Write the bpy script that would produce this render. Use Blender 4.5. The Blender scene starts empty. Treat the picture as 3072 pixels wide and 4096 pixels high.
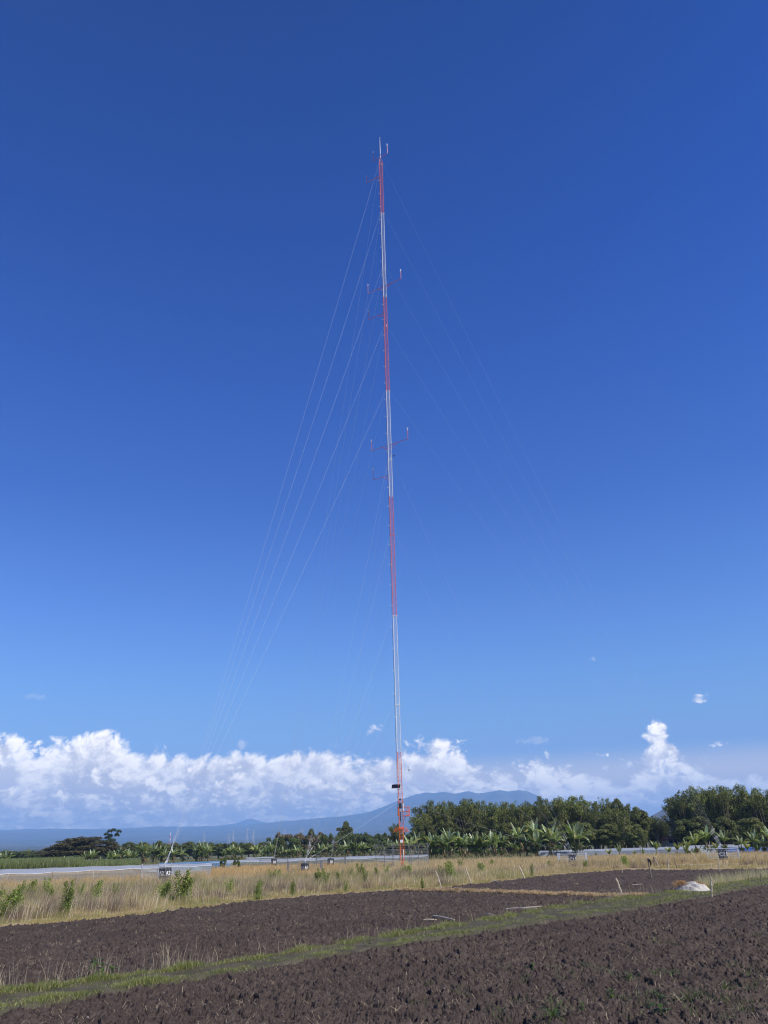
import bpy, bmesh, math, random
import numpy as np
from mathutils import Vector, Matrix

R = math.radians
rnd = random.Random(7)
scene = bpy.context.scene
COL = scene.collection

# ------------------------------------------------------------------ camera
HCAM, PITCH, ROLL, FPX = 2.45, R(23.2), R(1.53), 3130.0
fw = Vector((0, math.cos(PITCH), math.sin(PITCH)))
up0 = Vector((0, -math.sin(PITCH), math.cos(PITCH)))
rt0 = Vector((1, 0, 0))
rt = rt0 * math.cos(ROLL) - up0 * math.sin(ROLL)
up = up0 * math.cos(ROLL) + rt0 * math.sin(ROLL)
cam_d = bpy.data.cameras.new('camera')
cam = bpy.data.objects.new('camera', cam_d)
COL.objects.link(cam)
cam.matrix_world = Matrix(((rt.x, up.x, -fw.x, 0), (rt.y, up.y, -fw.y, 0), (rt.z, up.z, -fw.z, HCAM), (0, 0, 0, 1)))
cam_d.sensor_fit = 'VERTICAL'
cam_d.sensor_height = 24.0
cam_d.lens = 24.0 * FPX / 4096.0
cam_d.clip_start = 0.1
cam_d.clip_end = 90000
scene.camera = cam

def ray(px, py):
    return fw + rt * ((px - 1536) / FPX) + up * ((2048 - py) / FPX)
def ground(px, py, z=0.0):
    v = ray(px, py); t = (z - HCAM) / v.z
    return Vector((v.x * t, v.y * t, z))
def at_y(px, py, Y):
    v = ray(px, py); t = Y / v.y
    return Vector((v.x * t, Y, HCAM + v.z * t))
def hor(px):
    return 3390 + (1536 - px) * 0.0267
def azel(px, py):
    v = ray(px, py)
    return math.atan2(v.x, v.y), math.atan2(v.z, math.hypot(v.x, v.y))
def spot(px, d, z=0.0):          # point at ground distance d (metres) in the direction of a picture column at the horizon
    a, e = azel(px, hor(px))
    return Vector((math.sin(a) * d, math.cos(a) * d, z))

# ------------------------------------------------------------------ light, sky, exposure
SUN_AZ, SUN_EL = R(122), R(47)      # azimuth clockwise from +Y
sun_d = bpy.data.lights.new('sun', 'SUN')
sun_d.energy = 4.6
sun_d.angle = R(0.5)
sun_d.color = (1.0, 0.965, 0.90)
sun = bpy.data.objects.new('sun', sun_d)
COL.objects.link(sun)
sdir = Vector((math.sin(SUN_AZ) * math.cos(SUN_EL), math.cos(SUN_AZ) * math.cos(SUN_EL), math.sin(SUN_EL)))
sun.rotation_euler = sdir.to_track_quat('Z', 'Y').to_euler()
sun.location = sdir * 300
vs = scene.view_settings
scene.display_settings.display_device = 'sRGB'
vs.view_transform = 'Standard'; vs.look = 'None'; vs.exposure = 0.35; vs.gamma = 1.0; vs.use_curve_mapping = False
scene.cycles.use_denoising = True
scene.cycles.filter_width = 1.15
scene.cycles.max_bounces = 6
scene.cycles.diffuse_bounces = 3
scene.cycles.transparent_max_bounces = 12
scene.cycles.volume_bounces = 1
scene.cycles.sample_clamp_indirect = 6

world = bpy.data.worlds.new('World')
scene.world = world
world.use_nodes = True
world.cycles.sampling_method = 'MANUAL'
world.cycles.sample_map_resolution = 256

class NT:
    """small helper to write node trees"""
    def __init__(s, tree): s.t = tree; s.n = tree.nodes; s.l = tree.links
    def node(s, typ, **kw):
        n = s.n.new(typ)
        for k, v in kw.items(): setattr(n, k, v)
        return n
    def put(s, sock, v):
        if isinstance(v, bpy.types.NodeSocket): s.l.new(v, sock)
        elif v is not None: sock.default_value = v
    def m(s, op, a=None, b=None, c=None, clamp=False):
        n = s.n.new('ShaderNodeMath'); n.operation = op; n.use_clamp = clamp
        for i, v in enumerate((a, b, c)):
            if v is not None: s.put(n.inputs[i], v)
        return n.outputs[0]
    def smooth(s, v, lo, hi):
        n = s.n.new('ShaderNodeMapRange'); n.interpolation_type = 'SMOOTHSTEP'
        s.put(n.inputs['Value'], v); s.put(n.inputs['From Min'], lo); s.put(n.inputs['From Max'], hi)
        return n.outputs['Result']
    def lin(s, v, lo, hi, a=0.0, b=1.0):
        n = s.n.new('ShaderNodeMapRange')
        s.put(n.inputs['Value'], v); s.put(n.inputs['From Min'], lo); s.put(n.inputs['From Max'], hi)
        s.put(n.inputs['To Min'], a); s.put(n.inputs['To Max'], b)
        return n.outputs['Result']
    def mix(s, f, a, b, typ='MIX'):
        n = s.n.new('ShaderNodeMix'); n.data_type = 'RGBA'; n.blend_type = typ
        s.put(n.inputs[0], f)
        for sock, v in ((n.inputs[6], a), (n.inputs[7], b)):
            if isinstance(v, (tuple, list)): v = (v[0], v[1], v[2], 1)
            s.put(sock, v)
        return n.outputs[2]
    def vec(s, x, y, z=0.0):
        n = s.n.new('ShaderNodeCombineXYZ')
        for i, v in enumerate((x, y, z)): s.put(n.inputs[i], v)
        return n.outputs[0]
    def noise(s, v, scale, detail=2, rough=0.5, dist=0.0, flat=False):
        n = s.n.new('ShaderNodeTexNoise'); n.noise_dimensions = '2D' if flat else '3D'; s.put(n.inputs['Vector'], v)
        n.inputs['Scale'].default_value = scale; n.inputs['Detail'].default_value = detail
        n.inputs['Roughness'].default_value = rough; n.inputs['Distortion'].default_value = dist
        return n.outputs[0]
    def voro(s, v, scale, detail=0, rough=0.5, feature='F1', flat=False):
        n = s.n.new('ShaderNodeTexVoronoi'); n.feature = feature; n.voronoi_dimensions = '2D' if flat else '3D'; s.put(n.inputs['Vector'], v)
        n.inputs['Scale'].default_value = scale; n.inputs['Detail'].default_value = detail
        n.inputs['Roughness'].default_value = rough
        try: n.normalize = False
        except Exception: pass
        return n.outputs[0]
    def curve(s, v, pts, lo, hi):
        """piecewise curve: pts in real units, v mapped from [lo, hi]"""
        n = s.n.new('ShaderNodeFloatCurve')
        ys = [p[1] for p in pts]; y0, y1 = min(ys), max(ys)
        c = n.mapping.curves[0]
        pp = [((p[0] - lo) / (hi - lo), (p[1] - y0) / (y1 - y0)) for p in pts]
        c.points[0].location = pp[0]; c.points[1].location = pp[-1]
        for p in pp[1:-1]: c.points.new(*p)
        for p in c.points: p.handle_type = 'VECTOR'
        n.mapping.update()
        s.put(n.inputs['Value'], s.lin(v, lo, hi))
        return s.m('MULTIPLY_ADD', n.outputs[0], y1 - y0, y0)

def build_world():
    nt = NT(world.node_tree)
    for n in list(nt.n): nt.n.remove(n)
    out = nt.node('ShaderNodeOutputWorld')
    bg = nt.node('ShaderNodeBackground')
    bg.inputs['Strength'].default_value = 0.1
    sky = nt.node('ShaderNodeTexSky')
    sky.sky_type = 'NISHITA'; sky.sun_disc = False
    sky.sun_elevation = SUN_EL; sky.sun_rotation = SUN_AZ
    sky.altitude = 0; sky.air_density = 1.0; sky.dust_density = 0.2; sky.ozone_density = 2.5
    tc = nt.node('ShaderNodeTexCoord')
    sep = nt.node('ShaderNodeSeparateXYZ'); nt.l.new(tc.outputs['Generated'], sep.inputs[0])
    X, Y, Z = sep.outputs
    az = nt.m('ARCTAN2', X, Y)
    el = nt.m('ARCSINE', Z)
    # deeper, more saturated blue than the plain model, as the phone shows it
    gm = nt.node('ShaderNodeGamma'); nt.l.new(sky.outputs[0], gm.inputs[0]); gm.inputs[1].default_value = 1.0
    elc = nt.m('MAXIMUM', el, 0.0)
    tint = nt.node('ShaderNodeValToRGB')
    nt.l.new(nt.lin(el, 0.0, 1.05), tint.inputs[0])
    cr = tint.color_ramp
    stops = SKY_TINT
    cr.elements[0].position, cr.elements[0].color = stops[0][0], (*stops[0][1], 1)
    cr.elements[1].position, cr.elements[1].color = stops[-1][0], (*stops[-1][1], 1)
    for p, c in stops[1:-1]:
        e = cr.elements.new(p); e.color = (*c, 1)
    skyc = nt.mix(1.0, nt.mix(1.0, gm.outputs[0], (2, 2, 2), 'MULTIPLY'), tint.outputs[0], 'MULTIPLY')
    # ---- clouds, laid out by direction on the sky
    def A(px, py): return azel(px, py)
    elw = nt.m('MULTIPLY', nt.m('LOGARITHM', nt.m('ADD', el, 0.06), 2.718281828), 0.19)   # flattens the banks towards the horizon
    def density(a, e, seed):
        v2 = nt.vec(nt.m('ADD', a, seed * 1.7), nt.m('ADD', e, seed))
        n = nt.noise(v2, 14.0, 4, 0.5, flat=True)
        v3 = nt.vec(nt.m('ADD', nt.m('MULTIPLY', n, 0.05), nt.m('ADD', a, seed * 1.3)), nt.m('MULTIPLY_ADD', n, 0.04, e))
        b = nt.voro(v3, 34.0, 3, 0.62, 'F1', flat=True)
        return nt.m('ADD', nt.m('MULTIPLY', nt.m('SUBTRACT', n, 0.5), 1.7),
                    nt.m('MULTIPLY', nt.m('SUBTRACT', 0.50, b), 0.66))
    LX, LY = 0.010, 0.008
    veil = nt.m('MULTIPLY', nt.smooth(el, A(1536, 3010)[1], A(1536, 3150)[1]), 0.9)       # thin pale air between the banks
    col = nt.mix(veil, skyc, (8.6, 7.6, 6.4))
    white = (9.6, 9.9, 10.6)
    def layer(col, pts, seed, soft, amp, k, shade, lit, thin=0.0, fall=0.05):
        """one bank: crest line pts (pixels of the photograph turned to sky angles)"""
        P = [A(*p) for p in pts]
        top = nt.curve(az, P, R(-30), R(30))
        d0 = density(az, elw, seed)
        d1 = density(nt.m('ADD', az, LX), nt.m('ADD', elw, LY), seed)
        h = nt.m('SUBTRACT', top, el)
        e0 = nt.m('ADD', nt.m('MULTIPLY_ADD', h, 26.0, 0.12), nt.m('MULTIPLY', d0, amp))
        a = nt.smooth(e0, 0.0, soft)
        if thin: a = nt.m('MULTIPLY', a, nt.smooth(nt.m('ADD', d0, nt.m('MULTIPLY', h, 2.0)), -thin, thin * 0.4))
        rel = nt.m('SUBTRACT', d0, d1)
        heff = nt.m('MULTIPLY', e0, 1 / 26.0)
        crest = nt.smooth(heff, fall, 0.0)
        big = nt.noise(nt.vec(nt.m('ADD', az, seed * 2.1), nt.m('MULTIPLY', elw, 1.6)), 5.0, 2, 0.5, flat=True)
        s = nt.m('MULTIPLY_ADD', rel, k, 0.10)
        s = nt.m('ADD', s, nt.m('MULTIPLY', crest, 0.55))
        s = nt.m('ADD', s, nt.m('MULTIPLY_ADD', big, 1.5, -0.62), clamp=True)
        c = nt.mix(nt.smooth(s, 0.05, 0.95), shade, lit)
        return nt.mix(a, col, c), a
    for (L) in CLOUDS:
        col, a = layer(col, *L[:1], **L[1])
    # separate puffs
    az2 = nt.m('MULTIPLY', az, 2.0); el2 = nt.m('MULTIPLY', el, 2.4)
    dn = density(az2, el2, 11.0)
    dn2 = density(nt.m('ADD', az2, LX), nt.m('ADD', el2, LY), 11.0)
    for (px, py, wx, wy, op, lit, shade) in PUFFS:
        if lit is not W1: lit = tuple(v * q for v, q in zip(lit, (1.6, 1.45, 1.2)))
        shade = tuple(v * q for v, q in zip(shade, (1.35, 1.25, 1.08)))
        a0, e0 = A(px, py)
        ux = nt.m('DIVIDE', nt.m('SUBTRACT', az, a0), wx / 3400.0)
        uy = nt.m('DIVIDE', nt.m('SUBTRACT', el, e0), wy / 3600.0)
        rr = nt.m('ADD', nt.m('MULTIPLY', ux, ux), nt.m('MULTIPLY', uy, uy))
        f = nt.m('ADD', nt.m('SUBTRACT', 1.0, rr), nt.m('MULTIPLY_ADD', dn, 1.9, 0.1))
        a = nt.m('MULTIPLY', nt.smooth(f, 0.0, 0.9), op)
        s = nt.m('ADD', nt.m('MULTIPLY_ADD', nt.m('SUBTRACT', dn, dn2), 2.0, 0.5), nt.m('MULTIPLY', uy, 0.35), clamp=True)
        col = nt.mix(a, col, nt.mix(s, shade, lit))
    nt.l.new(col, bg.inputs['Color'])
    bg0 = nt.node('ShaderNodeBackground'); bg0.inputs['Strength'].default_value = bg.inputs['Strength'].default_value
    nt.l.new(skyc, bg0.inputs['Color'])
    ms = nt.node('ShaderNodeMixShader')
    inside = nt.m('MULTIPLY', nt.m('LESS_THAN', el, 0.24), nt.m('GREATER_THAN', el, -0.01))   # clouds stand only near the horizon
    nt.l.new(inside, ms.inputs[0]); nt.l.new(bg0.outputs[0], ms.inputs[1]); nt.l.new(bg.outputs[0], ms.inputs[2])
    nt.l.new(ms.outputs[0], out.inputs[0])

SKY_TINT = [(e / 60.2, tuple(v * 0.5 for v in c)) for e, c in (
    (0.0, (.40, .56, 1.20)), (1.4, (.45, .60, 1.17)), (5.1, (.53, .66, 1.0)), (8.1, (.54, .74, 1.05)), (10.6, (.50, .76, 1.15)),
    (14.9, (.40, .66, 1.22)), (24.1, (.175, .45, 1.13)), (32.1, (.10, .38, 1.12)), (41.7, (.035, .30, 1.02)), (56.4, (.012, .235, .81)), (60.2, (.01, .22, .77)))]
W1 = (16.0, 14.7, 12.3)
CLOUDS = [
    # back, tall and bright banks
    ([(-400, 2930), (0, 2915), (60, 2905), (110, 2985), (160, 2985), (240, 2915), (330, 2900), (420, 2895), (480, 2970), (560, 2970),
      (640, 2965), (760, 3000), (860, 2965), (960, 2990), (1080, 2990), (1190, 2965), (1290, 2980), (1420, 3010), (1520, 2985), (1650, 2985),
      (1740, 2970), (1800, 2950), (1850, 2960), (1890, 3015), (1960, 3045), (2110, 3030), (2200, 3045), (2300, 3090), (2500, 3100), (2560, 3030), (2580, 2950), (2610, 2895),
      (2650, 2890), (2685, 2930), (2710, 2990), (2750, 3030), (2800, 3050), (2880, 3060), (2960, 3065), (3072, 3070), (3500, 3040)],
     dict(seed=1.0, soft=0.42, amp=0.75, k=1.1, shade=(8.2, 7.7, 7.4), lit=W1, fall=0.06)),
    ([(-400, 3110), (0, 3110), (120, 3080), (330, 3010), (420, 2980), (560, 2995), (760, 3020), (900, 3020), (1100, 3020), (1300, 3030),
      (1500, 3020), (1700, 3030), (1900, 3080), (2100, 3085), (2250, 3100), (2450, 3170), (2600, 3150), (2800, 3110), (3072, 3120), (3500, 3100)],
     dict(seed=4.3, soft=0.6, amp=1.0, k=1.3, shade=(7.2, 6.7, 6.4), lit=(14.5, 13.4, 11.4), fall=0.022)),
    ([(-400, 3130), (0, 3140), (300, 3100), (600, 3080), (900, 3090), (1300, 3100), (1700, 3090), (2100, 3110), (2500, 3180), (3072, 3170), (3500, 3200)],
     dict(seed=7.7, soft=0.6, amp=1.5, k=1.8, shade=(8.0, 7.2, 6.3), lit=(17.5, 15.8, 12.6), fall=0.022)),
    ([(-400, 3200), (0, 3190), (300, 3170), (600, 3160), (900, 3160), (1300, 3160), (1700, 3140), (2100, 3150), (2500, 3220), (3072, 3200), (3500, 3200)],
     dict(seed=12.1, soft=0.7, amp=1.5, k=1.8, shade=(9.0, 7.6, 5.9), lit=(19.5, 17.2, 13.0), fall=0.02)),
    ([(-400, 3260), (0, 3250), (300, 3240), (600, 3230), (900, 3230), (1300, 3220), (1700, 3210), (2100, 3210), (2500, 3260), (3072, 3250), (3500, 3250)],
     dict(seed=17.9, soft=0.8, amp=1.4, k=1.6, shade=(10.0, 8.2, 5.9), lit=(19, 16.5, 12.2), fall=0.02)),
]
PUFFS = [
    (2725, 3085, 95, 50, 1.0, W1, (5.6, 6.1, 7.4)),
    (2680, 3040, 62, 50, 1.0, W1, (5.8, 6.3, 7.6)),
    (2650, 2990, 52, 52, 1.0, W1, (6.2, 6.7, 7.9)),
    (2625, 2935, 58, 42, 1.0, W1, (6.6, 7.1, 8.1)),
    (2360, 3025, 80, 40, 0.95, W1, (4.6, 5.4, 7.3)),
    (2480, 3060, 90, 26, 0.7, (7.5, 8.0, 9.0), (4.2, 5.0, 7.0)),
    (1495, 2925, 46, 28, 0.75, (7.2, 7.4, 8.2), (3.6, 4.4, 6.6)),
    (2800, 2802, 48, 24, 0.7, (7.2, 7.4, 8.2), (3.8, 4.8, 7.4)),
    (2865, 2977, 44, 13, 0.8, W1, (5.0, 5.9, 7.8)),
    (2130, 2958, 75, 20, 0.45, (4.0, 4.7, 6.8), (3.3, 4.2, 6.8)),
    (2370, 2635, 24, 12, 0.3, (4.6, 5.4, 7.4), (3.0, 4.2, 7.4)),
    (170, 2785, 130, 14, 0.16, (5.1, 6.0, 7.8), (4.3, 5.4, 7.6)),
    (1810, 3000, 95, 50, 0.95, W1, (4.8, 5.5, 7.4)),
    (100, 3010, 240, 70, 0.9, W1, (7.4, 7.8, 8.7)),
    (960, 2975, 40, 26, 0.5, (5.0, 5.6, 7.2), (3.8, 4.6, 6.8)),
]
build_world()

# ------------------------------------------------------------------ helpers
def hash2(ix, iy, seed):
    h = (ix.astype(np.int64) * 374761393 + iy.astype(np.int64) * 668265263 + seed * 974634777) & 0xFFFFFFFF
    h = ((h ^ (h >> 13)) * 1274126177) & 0xFFFFFFFF
    return (h ^ (h >> 16)) & 0xFFFFFFFF
def perlin(x, y, seed=0):
    xi = np.floor(x); yi = np.floor(y); fx = x - xi; fy = y - yi
    u = fx * fx * fx * (fx * (fx * 6 - 15) + 10); v = fy * fy * fy * (fy * (fy * 6 - 15) + 10)
    def g(ix, iy, dx, dy):
        a = hash2(ix, iy, seed).astype(np.float64) * (2 * math.pi / 4294967296.0)
        return np.cos(a) * dx + np.sin(a) * dy
    a = g(xi, yi, fx, fy); b = g(xi + 1, yi, fx - 1, fy); c = g(xi, yi + 1, fx, fy - 1); d = g(xi + 1, yi + 1, fx - 1, fy - 1)
    return ((a + u * (b - a)) + v * ((c + u * (d - c)) - (a + u * (b - a)))) * 1.5
def fbm(x, y, seed=0, octs=4, rough=0.5):
    t = 0; a = 1.0; f = 1.0
    for i in range(octs):
        t = t + a * perlin(x * f, y * f, seed + i * 17); a *= rough; f *= 2.03
    return t

def quads_mesh(name, V, F, mat=None, col=None, smooth=False):
    me = bpy.data.meshes.new(name)
    V = np.ascontiguousarray(V, dtype=np.float32); F = np.ascontiguousarray(F, dtype=np.int32)
    k = F.shape[1]
    me.vertices.add(len(V)); me.vertices.foreach_set('co', V.ravel())
    me.loops.add(F.size); me.loops.foreach_set('vertex_index', F.ravel())
    me.polygons.add(len(F)); me.polygons.foreach_set('loop_start', np.arange(0, F.size, k, dtype=np.int32))
    if smooth: me.polygons.foreach_set('use_smooth', np.ones(len(F), dtype=bool))
    me.update(calc_edges=True)
    if col is not None:
        ca = me.color_attributes.new('Col', 'FLOAT_COLOR', 'POINT')
        c4 = np.ones((len(V), 4), dtype=np.float32); c4[:, :3] = col
        ca.data.foreach_set('color', c4.ravel())
    if mat: me.materials.append(mat)
    return me

class MB:
    def __init__(s): s.v = []; s.f = []; s.c = []; s.cc = (1, 1, 1)
    def add(s, vs, fs):
        o = len(s.v); s.v += [tuple(p) for p in vs]; s.f += [tuple(i + o for i in f) for f in fs]; s.c += [s.cc] * len(vs)
    def box(s, c, size, ax=None):
        c = Vector(c); X, Y, Z = ax or (Vector((1, 0, 0)), Vector((0, 1, 0)), Vector((0, 0, 1)))
        hx, hy, hz = size[0] / 2, size[1] / 2, size[2] / 2
        vs = [c + X * (hx * i) + Y * (hy * j) + Z * (hz * k) for k in (-1, 1) for j in (-1, 1) for i in (-1, 1)]
        s.add(vs, [(0, 2, 3, 1), (4, 5, 7, 6), (0, 1, 5, 4), (2, 6, 7, 3), (0, 4, 6, 2), (1, 3, 7, 5)])
    def tube(s, pts, r, n=6, cap=True):
        pts = [Vector(p) for p in pts]
        rs = r if isinstance(r, (list, tuple)) else [r] * len(pts)
        base = len(s.v); ref = None; vs = []
        for i, p in enumerate(pts):
            d = (pts[min(i + 1, len(pts) - 1)] - pts[max(i - 1, 0)])
            d = d.normalized() if d.length > 1e-9 else Vector((0, 0, 1))
            if ref is None: ref = Vector((1, 0, 0)) if abs(d.x) < 0.8 else Vector((0, 1, 0))
            a = d.cross(ref).normalized(); b = d.cross(a); ref = b.cross(d) if False else ref
            for k in range(n):
                t = 2 * math.pi * k / n
                vs.append(p + (a * math.cos(t) + b * math.sin(t)) * rs[i])
        fs = []
        for i in range(len(pts) - 1):
            for k in range(n):
                k2 = (k + 1) % n
                fs.append((i * n + k, i * n + k2, (i + 1) * n + k2, (i + 1) * n + k))
        if cap:
            fs.append(tuple(range(n - 1, -1, -1))); m = (len(pts) - 1) * n; fs.append(tuple(m + k for k in range(n)))
        s.add(vs, fs)
    def ball(s, c, r, n=8, m=5, sz=1.0):
        c = Vector(c); vs = [c + Vector((0, 0, r * sz))]
        for i in range(1, m):
            th = math.pi * i / m
            for k in range(n):
                p = 2 * math.pi * k / n
                vs.append(c + Vector((r * math.sin(th) * math.cos(p), r * math.sin(th) * math.sin(p), r * sz * math.cos(th))))
        vs.append(c - Vector((0, 0, r * sz)))
        fs = [(0, 1 + k, 1 + (k + 1) % n) for k in range(n)]
        for i in range(m - 2):
            for k in range(n):
                a = 1 + i * n
                fs.append((a + k, a + n + k, a + n + (k + 1) % n, a + (k + 1) % n))
        a = 1 + (m - 2) * n
        fs += [(a + k, len(vs) - 1, a + (k + 1) % n) for k in range(n)]
        s.add(vs, fs)
    def mesh(s, name, mat, smooth=False):
        me = bpy.data.meshes.new(name); me.from_pydata(s.v, [], s.f)
        if any(c != (1, 1, 1) for c in s.c):
            ca = me.color_attributes.new('Col', 'FLOAT_COLOR', 'POINT')
            for i, c in enumerate(s.c): ca.data[i].color = (*c, 1)
        if smooth:
            for p in me.polygons: p.use_smooth = True
        me.materials.append(mat); me.update()
        return me
    def build(s, name, mat, parent=None, smooth=False, loc=None):
        return link(name, s.mesh(name, mat, smooth), parent, loc)

def link(name, me, parent=None, loc=None):
    o = bpy.data.objects.new(name, me); COL.objects.link(o)
    if parent is not None: o.parent = parent
    if loc is not None: o.location = loc
    return o
def empty(name, loc=(0, 0, 0), rz=0.0):
    o = bpy.data.objects.new(name, None); COL.objects.link(o); o.location = loc; o.rotation_euler = (0, 0, rz)
    o.empty_display_size = 0.3
    return o
def tag(o, label=None, cat=None, group=None, kind=None):
    if label: o['label'] = label
    if cat: o['category'] = cat
    if group: o['group'] = group
    if kind: o['kind'] = kind
    return o
def copy_tree(o, parent=None):
    c = o.copy(); COL.objects.link(c); c.parent = parent
    for ch in list(o.children): copy_tree(ch, c)
    return c
ORD = ['first', 'second', 'third', 'fourth', 'fifth', 'sixth', 'seventh', 'eighth', 'ninth', 'tenth', 'eleventh', 'twelfth', 'thirteenth',
       'fourteenth', 'fifteenth', 'sixteenth', 'seventeenth', 'eighteenth', 'nineteenth', 'twentieth', 'twenty-first', 'twenty-second',
       'twenty-third', 'twenty-fourth', 'twenty-fifth', 'twenty-sixth', 'twenty-seventh', 'twenty-eighth', 'twenty-ninth', 'thirtieth',
       'thirty-first', 'thirty-second', 'thirty-third', 'thirty-fourth', 'thirty-fifth', 'thirty-sixth', 'thirty-seventh', 'thirty-eighth', 'thirty-ninth', 'fortieth', 'forty-first', 'forty-second']

# ------------------------------------------------------------------ materials
def new_mat(name):
    m = bpy.data.materials.new(name); m.use_nodes = True
    nt = NT(m.node_tree); b = m.node_tree.nodes['Principled BSDF']
    return m, nt, b
def mat_plain(name, c, rough=0.6, metal=0.0, var=0.25, scale=6.0, spec=0.4, bump=0.0, c2=None):
    m, nt, b = new_mat(name)
    tc = nt.node('ShaderNodeTexCoord')
    n = nt.noise(tc.outputs['Object'], scale, 5, 0.6)
    lo = c2 or tuple(v * (1 - var) for v in c); hi = tuple(min(1, v * (1 + var * 0.6)) for v in c)
    nt.l.new(nt.mix(nt.smooth(n, 0.3, 0.7), lo, hi), b.inputs['Base Color'])
    b.inputs['Roughness'].default_value = rough; b.inputs['Metallic'].default_value = metal
    b.inputs['Specular IOR Level'].default_value = spec
    if bump:
        bp = nt.node('ShaderNodeBump'); bp.inputs['Strength'].default_value = bump; bp.inputs['Distance'].default_value = 0.05
        nt.l.new(n, bp.inputs['Height']); nt.l.new(bp.outputs[0], b.inputs['Normal'])
    return m
def mat_leaf(name, c=(1, 1, 1), trans=0.35, rough=0.55, var=0.3, scale=1.5, spec=0.3):
    """foliage: vertex tint times a base colour, light passes through the blades"""
    m, nt, b = new_mat(name)
    at = nt.node('ShaderNodeAttribute'); at.attribute_name = 'Col'
    tc = nt.node('ShaderNodeTexCoord')
    n = nt.noise(tc.outputs['Object'], scale, 4, 0.6)
    oi = nt.node('ShaderNodeObjectInfo')
    base = nt.mix(1.0, at.outputs['Color'], c, 'MULTIPLY')
    f = nt.m('ADD', nt.lin(n, 0.3, 0.7, 1 - var, 1 + var), nt.m('MULTIPLY_ADD', oi.outputs['Random'], 0.5, -0.25))
    vm = nt.node('ShaderNodeVectorMath', operation='SCALE'); nt.l.new(base, vm.inputs[0]); nt.l.new(f, vm.inputs['Scale'])
    nt.l.new(vm.outputs[0], b.inputs['Base Color'])
    b.inputs['Roughness'].default_value = rough; b.inputs['Specular IOR Level'].default_value = spec
    tr = nt.node('ShaderNodeBsdfTranslucent'); nt.l.new(vm.outputs[0], tr.inputs['Color'])
    ms = nt.node('ShaderNodeMixShader'); ms.inputs[0].default_value = trans
    nt.l.new(b.outputs[0], ms.inputs[1]); nt.l.new(tr.outputs[0], ms.inputs[2])
    out = [x for x in nt.n if x.type == 'OUTPUT_MATERIAL'][0]
    nt.l.new(ms.outputs[0], out.inputs[0])
    return m
def mat_net(name, c, alpha, scale=1.2, c2=None):
    m, nt, b = new_mat(name)
    tc = nt.node('ShaderNodeTexCoord')
    n = nt.noise(tc.outputs['Object'], scale, 5, 0.65)
    n2 = nt.noise(tc.outputs['Object'], 0.22, 3, 0.5)
    colr = nt.mix(nt.smooth(n, 0.35, 0.65), tuple(v * 0.78 for v in c), c)
    if c2: colr = nt.mix(nt.smooth(n2, 0.45, 0.6), colr, c2)
    nt.l.new(colr, b.inputs['Base Color']); b.inputs['Roughness'].default_value = 0.6
    tr = nt.node('ShaderNodeBsdfTranslucent'); nt.l.new(colr, tr.inputs['Color'])
    tp = nt.node('ShaderNodeBsdfTransparent')
    a = nt.node('ShaderNodeMixShader'); a.inputs[0].default_value = 0.35
    nt.l.new(b.outputs[0], a.inputs[1]); nt.l.new(tr.outputs[0], a.inputs[2])
    # woven mesh: looked at edge-on it closes up, as real netting does
    lw = nt.node('ShaderNodeLayerWeight'); lw.inputs['Blend'].default_value = 0.5
    f = nt.m('MULTIPLY', nt.m('ADD', nt.m('MULTIPLY', lw.outputs['Facing'], 0.55), alpha), nt.lin(n2, 0.3, 0.7, 0.85, 1.1), clamp=True)
    g = nt.node('ShaderNodeMixShader'); nt.l.new(f, g.inputs[0])
    nt.l.new(tp.outputs[0], g.inputs[1]); nt.l.new(a.outputs[0], g.inputs[2])
    out = [x for x in nt.n if x.type == 'OUTPUT_MATERIAL'][0]
    nt.l.new(g.outputs[0], out.inputs[0])
    return m

M_RED = mat_plain('red_paint', (0.74, 0.14, 0.018), 0.45, var=0.35, scale=3.0)
M_WHITE = mat_plain('white_paint', (0.70, 0.71, 0.70), 0.45, var=0.12, scale=3.0)
M_GALV = mat_plain('galvanised_steel', (0.50, 0.52, 0.54), 0.45, 0.35, var=0.2, scale=9)
M_GALVD = mat_plain('weathered_steel', (0.20, 0.21, 0.22), 0.55, 0.3, var=0.3, scale=9)
M_WIRE = mat_plain('guy_wire_steel', (0.50, 0.52, 0.55), 0.5, 0.2, var=0.1)
M_BLACK = mat_plain('black_paint', (0.022, 0.023, 0.028), 0.6, var=0.4, scale=5)
M_DARK = mat_plain('dark_equipment', (0.035, 0.034, 0.036), 0.5, var=0.3)
M_PANEL = mat_plain('solar_cells', (0.012, 0.014, 0.03), 0.25, var=0.2)
M_BAMBOO = mat_plain('dry_bamboo', (0.52, 0.43, 0.31), 0.6, var=0.3, scale=5)
M_BAMBOOD = mat_plain('weathered_bamboo', (0.22, 0.175, 0.12), 0.7, var=0.4, scale=5)
M_SACK = mat_plain('white_woven_plastic', (0.45, 0.41, 0.35), 0.6, var=0.3, scale=5, bump=0.3)
M_LETTER = mat_plain('white_lettering', (0.82, 0.82, 0.82), 0.6, var=0.08)
M_BARK = mat_plain('bark', (0.15, 0.12, 0.09), 0.9, var=0.4, scale=4, bump=0.8)
M_STEM = mat_plain('banana_stem', (0.17, 0.15, 0.065), 0.7, var=0.5, scale=3, bump=0.4, c2=(0.09, 0.06, 0.03))
M_NET = mat_net('white_insect_net', (0.50, 0.54, 0.55), 0.16)
M_NETROOF = mat_net('white_insect_net_roof', (0.52, 0.55, 0.60), 0.42)
M_PLAST = mat_net('pale_plastic_sheet', (0.50, 0.53, 0.55), 0.85)
M_BLUE = mat_net('blue_insect_net', (0.10, 0.26, 0.50), 0.42, c2=(0.25, 0.42, 0.55))
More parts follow.
